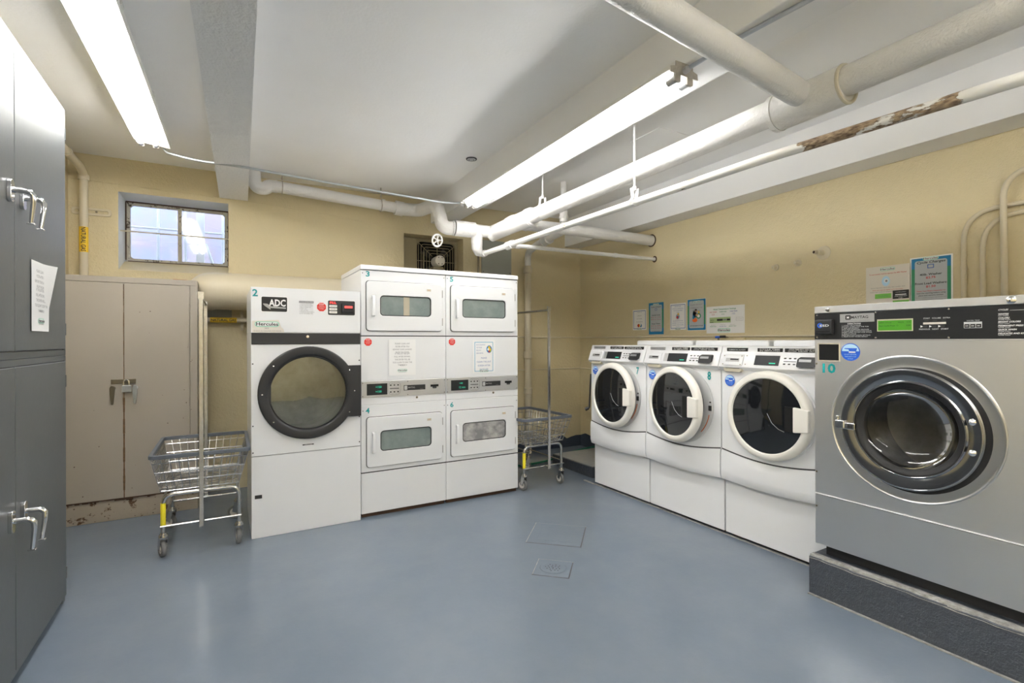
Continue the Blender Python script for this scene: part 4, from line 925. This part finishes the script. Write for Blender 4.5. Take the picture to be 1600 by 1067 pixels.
flat((.180, .210, 1.267, 1.274), 'paper', bs, y=-.0024, t=.0004, name='sticker_hand'); text('DO NOT USE MORE\nTHAN HALF A CUP\nOF SOAP', .187, 1.256, .006, 'bluel', bs, y=-.0024, w=.055, lines=1.3)
text('10', .040, 1.163, .047, 'teal', t, y=-.0012, align='L', off=.03, w=.064, name='number_sticker')
b = MB()
for z in (1.207, .64, .46): b.lathe((.022, 0, z), [(0, .004), (.004, .003), (.005, 0)], n=8)
b.build('side_screw', 'brass', t)
# plinth
t = thing('concrete_plinth', 'dark grey painted concrete plinth under the steel washer', 'plinth', Vector((2.628, 1.566, 0)), RZW)
b = MB(); n = 60; vs = []
L_ = 2.6
for i in range(n+1):
    x = L_*i/n; e = .0018*math.sin(i*2.1)+.0014*math.sin(i*.77); vs += [(x, 0, 0), (x, 0+.002*math.sin(i), .192+e), (x, .012+e*.8, .202), (x, 1.05, .205), (x, 1.05, 0)]
b.add(vs, [(i*5+j, (i+1)*5+j, (i+1)*5+(j+1) % 5, i*5+(j+1) % 5) for i in range(n) for j in range(5)]+[(0,1,2,3,4), tuple(n*5+j for j in (4,3,2,1,0))])
pb = b.build('plinth_body', 'plinth', t, smooth=30)
b = MB(); vs = []
for i in range(n+1):
    x = L_*i/n; e = .0018*math.sin(i*2.1)+.0014*math.sin(i*.77); vs += [(x, -.0015+.002*math.sin(i), .186+e*1.2), (x, .010+e*.8, .2045), (x, .042+.003*math.sin(i*1.9), .2050)]
b.add(vs, [(i*3+j, (i+1)*3+j, (i+1)*3+j+1, i*3+j+1) for i in range(n) for j in range(2)]); b.build('worn_edge', 'edge', t, smooth=30)
b = MB(); b.box(0, L_, -.016, .0, 0, .004); b.build('floor_joint', 'edge', t)
# lint crumbs
for (x, y) in ((2.60, 1.05), (2.63, .93)):
    pass

# ------------------------------------------------------------------ posters on the right wall
def wp(y, z): return (XR-.001, y, z)
def picture_blob(t, shapes, name='picture'):
    base = None
    for x, z, rx, rz_, m in shapes:
        y = -.0021-.0004*(0 if base is None else 1+shapes.index((x, z, rx, rz_, m))*.5)
        o = MB().plate(circ(x, z, rx, 16, rz_), y, y+.0004).build(name if base is None else 'picture_shape', m, t if base is None else base, smooth=0)
        base = base or o
t = sheet('poster', 'small white poster with a blue border, first from the corner', 'poster', 'R', wp(4.10, 1.556), .208, .222)
t.children[0].scale = (1, 1, 1)
border(t, .186, .198, .006, 'bord')
text('LAUNDRY TIPS', 0, .078, .008, 'grey', t, w=.07, y=-.002); text('PLEASE SORT\nALL CLOTHING\nBY COLOR BEFORE\nWASHING\nTHANK YOU', 0, .040, .010, 'grey', t, w=.095, lines=2.4, y=-.002)
picture_blob(t, [(-.012, -.062, .02, .018, 'redi'), (.022, -.062, .016, .018, 'pblue'), (.006, -.062, .010, .012, 'yell2'), (.018, -.055, .008, .008, 'paper')]); hercules(t, 0, -.098, .075)
def frame2(t, w, h):
    """blue and green frame with a pale field"""
    MB().box(-w/2, w/2, -.0017, -.0012, -h/2, h/2).build('blue_frame', 'pblue', t, smooth=0)
    b = MB(); b.box(-w/2, w/2, -.0021, -.0017, -h*.32, h*.30); b.build('green_frame', 'pgreen', t, smooth=0)
    MB().plate(rr(-w*.41, w*.41, -h*.44, h*.45, w*.06, 3), -.0027, -.0021).build('pale_field', 'ptint', t, smooth=0)
t = sheet('poster', 'narrow blue and green price poster, second from the corner', 'poster', 'R', wp(3.853, 1.561), .210, .330, 'pblue')
frame2(t, .204, .312); hercules(t, 0, .145, .09, y=-.003); text('Cycle Charges', 0, .115, .013, 'ink', t, w=.14, y=-.003, off=.01)
border(t, .03, .025, .004, 'bord', y=-.0032, z=.095, name='small_frame')
text('Laundry Cards:', 0, .030, .012, 'ink', t, w=.12, y=-.003, off=.02); text('Dryer Times:', 0, -.060, .012, 'ink', t, w=.12, y=-.003, off=.02)
text('$0.25  for  10 Min\n$0.50  for  20 min', 0, .008, .011, 'redi', t, w=.14, y=-.003, lines=1.5); text('$0.75  for  30 Min\n$1.25  for  45 min', 0, -.082, .011, 'redi', t, w=.14, y=-.003, lines=1.5); text('no refunds given', 0, -.137, .008, 'ink', t, w=.11, y=-.003)
t = sheet('poster', 'white poster with a blue border and small figure, third from the corner', 'poster', 'R', wp(3.558, 1.568), .205, .265)
border(t, .186, .235, .005, 'bord')
text('IMPORTANT', 0, .094, .010, 'bord', t, w=.08, y=-.002); text('AFTER YOU HAVE REMOVED\nYOUR CLOTHES PLEASE\nCHECK', 0, .074, .009, 'bord', t, w=.14, y=-.002, lines=1.5)
text('PLEASE REMOVE YOUR\nLAUNDRY AS SOON AS IT\nIS DONE OTHERS MAY BE\nWAITING', 0, -.048, .009, 'bord', t, w=.145, y=-.002, lines=1.6)
picture_blob(t, [(0, .0, .022, .026, 'lbord'), (.006, .022, .012, .012, 'yell2'), (-.004, -.008, .014, .014, 'redi'), (.004, .014, .007, .008, 'skin')]); hercules(t, 0, -.122, .07)
t = sheet('poster', 'tall blue and green poster of a person washing clothes, fourth from the corner', 'poster', 'R', wp(3.328, 1.576), .218, .300)
frame2(t, .212, .292); hercules(t, 0, .122, .09, y=-.003)
text('PLEASE DO NOT\nOVERLOAD THE\nMACHINES', 0, .088, .013, 'grey', t, w=.145, y=-.003, lines=1.6); text('USE PROPER AMOUNT OF SOAP', 0, -.110, .009, 'ink', t, w=.15, y=-.003, off=.02)
picture_blob(t, [(0, -.01, .062, .058, 'mint'), (-.022, .004, .026, .034, 'shirt'), (-.004, .036, .013, .014, 'skin'), (-.006, .045, .014, .008, 'ink'), (.026, -.014, .028, .026, 'pgreen'), (.026, -.014, .016, .015, 'paper'), (.028, .022, .010, .012, 'yell2'), (-.018, -.052, .030, .020, 'orange'), (.006, -.004, .018, .007, 'skin'), (-.034, -.024, .012, .02, 'pblue')])
t = sheet('poster', 'wide white temperature settings poster, nearest to the steel washer of the five', 'poster', 'R', wp(3.012, 1.518), .400, .245)
text('Wash Temperature Settings', -.005, .088, .014, 'pgreen', t, w=.24, y=-.002, off=.012)
for x, s, m in ((-.125, 'HOT WASH', 'redi'), (-.02, 'WARM WASH', 'pgreen'), (.09, 'COLD WASH', 'bord')): text(s, x, .066, .010, m, t, w=.075, y=-.002, off=.02); text('WHITES\nTOWELS', x, .050, .006, m, t, w=.035, y=-.002)
q = MB().box(-.165, .060, -.0022, -.0013, -.028, .022).build('control_picture', 'lgreen', t, smooth=0); q.data.materials[0] = mat('pale_lime_print', (.40, .52, .25), .4)
for x0, x1, z0, z1 in ((-.083, -.022, -.010, .006), (.022, .055, -.010, .006), (-.018, .018, -.008, .004)): flat((x0, x1, z0, z1), 'ink' if x0 != -.018 else 'grey', q, y=-.003, name='control_key')
text('MAYTAG', -.134, -.006, .008, 'ink', q, y=-.003, w=.035, off=.02); text('NORMAL', -.14, -.024, .007, 'ink', q, y=-.003, w=.04, off=.02)
for x, s, m in ((-.125, 'WHITES ONLY', 'pgreen'), (-.02, 'COLORS ONLY', 'bord'), (.08, 'BRIGHTS ONLY', 'pgreen')): text(s, x, -.064, .007, m, t, w=.075, y=-.002, off=.015); text('Select and press', x, -.050, .006, 'grey', t, w=.05, y=-.002)
border(t, .07, .03, .0012, 'grey', x=.150, z=.0, name='note_box'); text('Press start', .150, -.003, .006, 'grey', t, w=.05, y=-.002); hercules(t, -.01, -.095, .135)
t = sheet('poster', 'curling warm white washer instruction sheet with green boxes', 'poster', 'R', wp(1.735, 1.660), .262, .335, 'paperc')
hercules(t, -.0, .145, .088); text('To use Laundry Card to operate the 40lb Washer', 0, .112, .009, 'redi', t, w=.22, y=-.002, off=.012)
picture_blob(t, [(-.01, .065, .024, .034, 'bluel'), (-.008, .068, .013, .014, 'paper'), (-.006, .066, .007, .008, 'grey')])
text('Insert laundry card into the reader slot', 0, .020, .007, 'grey', t, w=.20, y=-.002); text('When your selection appears press start button', 0, .004, .007, 'redi', t, w=.18, y=-.002); text('Select next cycle or temperature', -.03, -.008, .007, 'grey', t, w=.15, y=-.002)
for x0, x1, z0, z1 in ((-.075, .022, -.050, -.018), (.030, .122, -.098, -.068), (.030, .122, -.135, -.106)): q = flat((x0, x1, z0, z1), 'lgreen', t, y=-.002, name='green_box'); text('Start Cycle-Press', (x0+x1)/2, (z0+z1)/2-.002, .006, 'pgreen', q, y=-.0028, w=.06)
q = flat((.030, .122, -.058, -.002), 'ink', t, y=-.002, name='black_box'); flat((.045, .107, -.034, -.028), 'paper', q, y=-.0028, name='white_bar'); text('COLD WARM HOT\nSTART', .076, -.045, .007, 'paper', q, y=-.0028, w=.07, lines=1.2); text('WATER LEVELS', .076, -.018, .006, 'whiteg', q, y=-.0028, w=.06)
text('Select your Wash Cycle', -.06, -.085, .007, 'grey', t, w=.1, y=-.002); text('Press start button to begin the cycle', -.05, -.125, .007, 'grey', t, w=.14, y=-.002)
t = sheet('poster', 'blue and green cycle charges poster above the steel washer', 'poster', 'R', wp(1.497, 1.685), .222, .342)
frame2(t, .204, .326); hercules(t, 0, .157, .082, y=-.003); text('Cycle Charges', 0, .128, .015, 'ink', t, w=.148, y=-.003, off=.02, shear=.2)
border(t, .035, .026, .005, 'bord', y=-.0032, z=.108, name='small_frame')
text('40lb. Washer', 0, .052, .013, 'ink', t, w=.115, y=-.003, off=.025); text('$2.75', 0, .032, .013, 'redi', t, w=.05, y=-.003, off=.025)
text('Front Load Washers:', 0, -.004, .013, 'ink', t, w=.165, y=-.003, off=.025); text('$1.50', 0, -.024, .013, 'redi', t, w=.05, y=-.003, off=.025)
text('Thank You! Please remember to', 0, -.050, .008, 'redi', t, w=.15, y=-.003, off=.015); text('read the warning before using\nplace and remove clothes', 0, -.063, .008, 'ink', t, w=.15, y=-.003, off=.012, lines=1.3)
text('Service is available to report any trouble with\nour machines or the laundry rooms\nCall the number shown on each machine\nfor service or a refund.', 0, -.090, .007, 'grey', t, w=.16, y=-.003, lines=1.5)

# ------------------------------------------------------------------ grey lockers on the left
PL = Vector((-.8016, 3.3569, 0)); RZC = PI/2+TH    # local x runs to the back wall; right edge of the lockers at x = 0
def lever(parent, hx, hz, fl):
    """chrome lever handle: escutcheon, stem and drooping grip"""
    b = MB(); b.plate(rr(hx-.018, hx+.018, hz-.045, hz+.040, .016, 4), -.014, 0)
    b.tube([(hx, -.008, hz), (hx, -.050, hz), (hx, -.062, hz-.003), (hx+fl*.001, -.070, hz-.014), (hx+fl*.004, -.070, hz-.04), (hx+fl*.010, -.062, hz-.118)], [.011, .010, .0105, .0105, .0085, .0065], 14)
    b.box(hx+fl*.010-.008, hx+fl*.010+.008, -.074, -.050, hz-.124, hz-.118)
    return b.build('door_handle', 'chrome', parent, bevel=.002)
def locker(name, label, z0, z1, doorz, hz, foot):
    t = thing(name, label, 'cabinet', PL+Vector((0, 0, z0)), RZC); H = z1-z0; W = 1.46
    b = MB(); b.box(-W, 0, .003, .385, foot, H); b.box(-W, 0, -.006, .003, H-.028, H); b.box(-W, 0, -.006, .003, foot, doorz[0]-z0-.003); b.box(-.030, 0, -.006, .003, foot, H); b.box(-W, -W+.03, -.006, .003, foot, H)
    if foot: b.box(-.04, 0, .0, .385, 0, foot); b.box(-W, -W+.04, .0, .385, 0, foot)
    b.build('body', 'greycab', t, bevel=.002)
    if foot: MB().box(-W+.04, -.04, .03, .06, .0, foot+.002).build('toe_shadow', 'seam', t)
    a0, a1 = doorz[0]-z0, doorz[1]-z0
    for x0, x1, hx, fl in ((-.735, -.034, -.672, -1), (-W+.034, -.741, -.806, 1)):
        d = MB().box(x0, x1, -.012, -.001, a0, a1).build('door', 'greycab', t, bevel=.003)
        lever(d, hx, hz-z0, fl).location = (0, -.012, 0)
        b = MB(); ex_ = x1+.004 if x1 > -.1 else x0-.004
        for z in (a0+.10, a1-.10): b.rod((ex_, -.010, z-.03), (ex_, -.010, z+.03), .005, 8)
        b.build('hinge', 'greycab', d)
    flat((-.7405, -.7355, a0, a1), 'seam', t, y=-.003, name='door_gap'); flat((-W+.03, -.03, a1, a1+.005), 'seam', t, y=-.0075, name='door_gap')
    return t
locker('upper_locker', 'upper grey steel double door locker with chrome levers', 1.263, 2.525, (1.295, 2.49), 1.905, 0)
locker('lower_locker', 'lower grey steel double door locker standing on the floor', 0, 1.262, (.055, 1.232), .655, .03)
t = sheet('paper_notice', 'white notice curling off the upper grey locker door', 'notice', 'C', PL+Vector((-math.sin(TH), math.cos(TH), 0))*(-.435)+Vector((math.cos(TH), math.sin(TH), 0))*.0145+Vector((0, 0, 1.528)), .245, .300)
t.children[0].hide_render = False
# curled sheet replaces the flat one
o = t.children[0]; bpy.data.objects.remove(o)
b = MB(); n = 14; vs = []
for i in range(n+1):
    for j in range(n+1):
        u, v = i/n, j/n; curl = .055*max(0, u-.6)**1.5*max(0, v-.35)*3.2
        vs.append((-.125+.25*u-(.015*u*(1-v)), -.001-curl, -.15+.30*v))
b.add(vs, [(i*(n+1)+j, (i+1)*(n+1)+j, (i+1)*(n+1)+j+1, i*(n+1)+j+1) for i in range(n) for j in range(n)]); b.build('sheet', 'paper', t)
lint_note(t, .235, .29)

# ------------------------------------------------------------------ beige cabinet
PBc = Vector((-.3073, 4.7038, 0))
t = thing('beige_cabinet', 'tall beige steel cabinet with rusty foot against the back wall', 'cabinet', PBc, TH)
W = .893
b = MB(); b.box(-W, 0, .004, .36, .155, 1.818); b.box(-W, 0, -.008, .004, 1.775, 1.818); b.box(-.050, 0, -.006, .004, .155, 1.818); b.box(-W, -W+.03, -.006, .004, .155, 1.8)
b.build('body', 'beige', t, bevel=.003)
MB().box(-W, 0, -.002, .36, 0, .157).build('base', 'rust', t, bevel=.003)
for x0, x1, nm in ((-.466, -.053, 'door'), (-W+.03, -.471, 'door')):
    d = MB().box(x0, x1, -.010, .0, .162, 1.772).build(nm, 'beige', t, bevel=.002)
    b = MB(); ex_ = x1+.003 if x1 > -.1 else x0-.003
    for z in (1.60, 1.0, .35): b.rod((ex_, -.010, z-.03), (ex_, -.010, z+.03), .005, 8)
    b.build('hinge', 'beige', d)
    hx = -.400 if x1 > -.1 else -.535; m = 'gal' if x1 > -.1 else 'brass'
    b = MB(); b.lathe((hx, -.010, .985), [(.018, 0), (.017, .012), (.009, .02), (0, .022)], n=16)
    b.plate([(hx-.016, .985), (hx-.014, .945), (hx-.006, .865), (hx+.006, .865), (hx+.014, .945), (hx+.016, .985), (hx+.008, 1.005), (hx-.008, 1.005)], -.040, -.024)
    b.build('door_handle', m, d, bevel=.004)
b = MB(); n = 30
for i in range(n):                                     # rusty seam between doors, ragged
    z = .165+(1.60/n)*i; w_ = .0035+.003*abs(math.sin(i*2.3)); 
    if z > .9: w_ *= .45
    b.box(-.4685-w_, -.4685+w_, -.0112, -.004, z, z+1.6/n)
b.build('rust_seam', mat('seam_rust', (.16, .09, .04), .8, var=(40, .8, (.05, .03, .02))), t, smooth=0)
b = MB(); r2 = random.Random(7); x = -W+.01
while x < -.02:
    w_ = r2.uniform(.01, .05); h_ = r2.uniform(.002, .010)*(2.2 if -.68 < x < -.2 and r2.random() < .35 else 1)
    b.box(x, min(x+w_, -.02), -.0095, -.002, .158-h_, .163); x += w_
b.build('rust_line', 'rustd', t, smooth=0)
b = MB()
for k in range(60):
    x = r2.uniform(-W+.03, -.02); z = r2.uniform(.01, .14) if k < 40 else r2.uniform(.2, 1.7); y = -.0035 if z < .15 else -.0112; s_ = r2.uniform(.002, .006)
    b.plate([(x-s_, z), (x, z-s_*.8), (x+s_*.9, z-.001), (x+s_*.2, z+s_*.7)], y, y+.002)
b.build('rust_speckle', 'rustd', t, smooth=0)['kind'] = 'stuff'
b = MB(); b.box(-.545, -.395, -.020, -.010, 1.018, 1.052); b.box(-.47, -.44, -.035, -.02, 1.022, 1.046); b.build('hasp', 'brass', t, bevel=.003)
t = thing('padlock', 'small laminated padlock hanging from the beige cabinet hasp', 'padlock', PBc+ex*(-.447)+Vector((0, -.045, .985)), TH)
MB().box(-.028, .028, -.012, .012, -.030, .022).build('lock_body', 'gal', t, bevel=.004)
MB().bend([(-.016, 0, .015), (-.016, 0, .062), (.016, 0, .062), (.016, 0, .015)], .004, .016, 8).build('shackle', 'chrome', t)
tag(MB().box(-.055, .055, -.012, .012, 0, .006).build('wood_stick', 'wood', loc=PBc+ex*(-.11)+ey*.04+Vector((0, 0, 1.8185)), rot=.25, bevel=.002), 'small orange wooden stick lying on the beige cabinet', 'stick')

# ------------------------------------------------------------------ wire laundry carts
def make_cart(label, loc, rz):
    t = thing('laundry_cart', label, 'laundry cart', loc, rz, 'chrome wire laundry carts')
    hw, yb = .205, .56
    # legs: two inverted U tubes
    for y in (0, yb):
        b = MB(); b.bend([(-hw, y, .150), (-hw, y, .385), (hw, y, .385), (hw, y, .150)], .0125, .06, 12, 6); b.build('leg_frame', 'zinc', t)
    b = MB()
    for y in (0, yb): b.rod((-hw-.015, y-.013, .195), (hw+.015, y-.013, .195), .007, 8)
    for x in (-hw, hw): b.rod((x, 0, .36), (x, yb, .36), .007, 8)
    b.rod((-hw, 0, .22), (-hw, yb, .22), .006, 8)
    b.rod((hw, 0, .22), (hw, yb, .22), .006, 8)
    b.build('cross_bar', 'zinc', t)
    # basket
    zt, zb = .635, .412; T_ = (-.262, .262, -.085, .615); B_ = (-.215, .205, -.02, .56)
    def at(f): return [T_[i]*f+B_[i]*(1-f) for i in range(4)]
    b = MB(); r = .0026
    for f in (0, .27, .55, .82):
        x0, x1, y0, y1 = at(f); z = zb+(zt-zb)*f; rr_ = .0042 if f in (.27, .55, 0) else r
        b.tube([(x0, y0, z), (x1, y0, z)], rr_, 6); b.tube([(x1, y0, z), (x1, y1, z)], rr_, 6); b.tube([(x1, y1, z), (x0, y1, z)], rr_, 6); b.tube([(x0, y1, z), (x0, y0, z)], rr_, 6)
    nx, ny = 11, 15
    for i in range(nx+1):
        u = i/nx; xt = T_[0]+(T_[1]-T_[0])*u; xb = B_[0]+(B_[1]-B_[0])*u
        b.tube([(xt, T_[2], zt), (xb, B_[2], zb), (xb, B_[3], zb), (xt, T_[3], zt)], r, 5)
    for i in range(ny+1):
        u = i/ny; yt = T_[2]+(T_[3]-T_[2])*u; yb_ = B_[2]+(B_[3]-B_[2])*u
        b.tube([(T_[0], yt, zt), (B_[0], yb_, zb), (B_[1], yb_, zb), (T_[1], yt, zt)], r, 5)
    for i in range(1, 22): y = B_[2]+(B_[3]-B_[2])*i/22; b.tube([(B_[0], y, zb+.002), (B_[1], y, zb+.002)], .0018, 4)
    b.build('wire_basket', 'zinc', t)
    L = rr(T_[0], T_[1], T_[2], T_[3], .03, 3); b = MB(); n = len(L); vs = []
    for i, (x, y) in enumerate(L):
        cx_, cy_ = (T_[0]+T_[1])/2, (T_[2]+T_[3])/2; dx_ = .011*(1 if x > cx_ else -1); dy_ = .011*(1 if y > cy_ else -1)
        vs += [(x+dx_, y+dy_, zt-.012), (x+dx_, y+dy_, zt+.012), (x-dx_, y-dy_, zt+.012), (x-dx_, y-dy_, zt-.012)]
    b.add(vs, [(4*i+j, 4*((i+1) % n)+j, 4*((i+1) % n)+(j+1) % 4, 4*i+(j+1) % 4) for i in range(n) for j in range(4)]); b.build('basket_rim', 'bumper', t, bevel=.004)
    # hanging rack
    for y in (-.095, .605):
        b = MB(); b.box(-.012, .012, y-.006, y+.006, .185 if y < 0 else .19, 1.63); b.build('post', 'zinc', t, bevel=.002)
    b = MB(); b.tube([(0, -.095, 1.605), (0, .605, 1.605)], .010, 10); b.box(-.016, .016, -.103, -.087, 1.595, 1.64); b.build('hanging_bar', 'zinc', t)
    b = MB(); b.rod((0, -.095, .40), (0, -.01, .40), .005, 6); b.rod((0, -.095, .20), (0, -.012, .20), .005, 6); b.build('post_bolt', 'zinc', t)
    MB().rod((-hw, 0, .195), (-hw, 0, .335), .0145, 12).build('yellow_sleeve', 'yellow', t)
    for x, y, a in ((-hw, 0, .35), (hw, 0, .1), (-hw, yb, 1.0), (hw, yb, 1.25)):
        c_, s_ = math.cos(a), math.sin(a)
        def R(px, py, pz): return (x+px*c_-py*s_, y+px*s_+py*c_, pz)
        b = MB(); b.lathe((x, y, .128), [(.0, .024), (.016, .024), (.018, .014), (.024, .012), (.026, 0), (.012, -.004)], (0, 0, 1), 16)
        for s in (-1, 1):
            q = [R(s*.019, -.018, .126), R(s*.019, .018, .126), R(s*.019, .020+.012, .055), R(s*.019, .012-.010, .045)]; q2 = [tuple(Vector(p)+Vector((s*.003*c_, s*.003*s_, 0))) for p in q]
            b.add(q+q2, [(3,2,1,0), (4,5,6,7), (0,1,5,4), (1,2,6,5), (2,3,7,6), (3,0,4,7)])
        b.box(x-.02, x+.02, y-.02, y+.02, .122, .128)
        cs = b.build('caster', 'zinc', t)
        b = MB(); b.cur = 0; ctr = R(0, .020, .050); ax = Vector((c_, s_, 0))
        b.lathe(ctr, [(.030, -.013), (.045, -.013), (.050, -.006), (.050, .006), (.045, .013), (.030, .013)], ax, 28)
        b.cur = 1; b.lathe(ctr, [(0, -.016), (.012, -.016), (.014, -.008), (.031, -.011), (.031, .011), (.014, .008), (.012, .016), (0, .016)], ax, 20)
        b.build('wheel', ['rubber', 'white2'], cs)
    return t
make_cart('wire laundry cart left of the white dryer numbered 2', (-.222, 3.738, 0), math.radians(1))
make_cart('wire laundry cart right of the stacked dryers, partly hidden', (2.412, 3.858, 0), math.radians(3))

# ------------------------------------------------------------------ light, world, camera
w = bpy.data.worlds.new('sky'); bpy.context.scene.world = w; w.use_nodes = True; nt = w.node_tree
sky = nt.nodes.new('ShaderNodeTexSky'); sky.sky_type = 'NISHITA'; sky.sun_disc = False; sky.sun_elevation = math.radians(50); sky.sun_rotation = math.radians(200)
nt.links.new(sky.outputs[0], nt.nodes['Background'].inputs['Color']); nt.nodes['Background'].inputs['Strength'].default_value = .62

yaw, pitch, roll, F = 5.22154098e-01-TH, -9.40144953e-04, -2.53172365e-03, 779.75137
f = Vector((math.sin(yaw)*math.cos(pitch), math.cos(yaw)*math.cos(pitch), math.sin(pitch)))
r0 = Vector((math.cos(yaw), -math.sin(yaw), 0)); u0 = r0.cross(f); r = r0*math.cos(roll)+u0*math.sin(roll); u = r.cross(f)
cam = bpy.data.cameras.new('camera'); co = bpy.data.objects.new('camera', cam); C.objects.link(co)
M = Matrix((r, u, -f)).transposed().to_4x4(); M.translation = Vector((0, 0, 1.33)); co.matrix_world = M
cam.sensor_width = 36; cam.lens = 36*F/1600; cam.clip_start = .02
sc = bpy.context.scene; sc.camera = co
sc.view_settings.view_transform = 'Standard'; sc.view_settings.look = 'None'; sc.view_settings.exposure = 1.25; sc.view_settings.gamma = 1; sc.view_settings.use_curve_mapping = False
sc.cycles.max_bounces = 10; sc.cycles.diffuse_bounces = 6; sc.cycles.glossy_bounces = 4; sc.cycles.transparent_max_bounces = 12
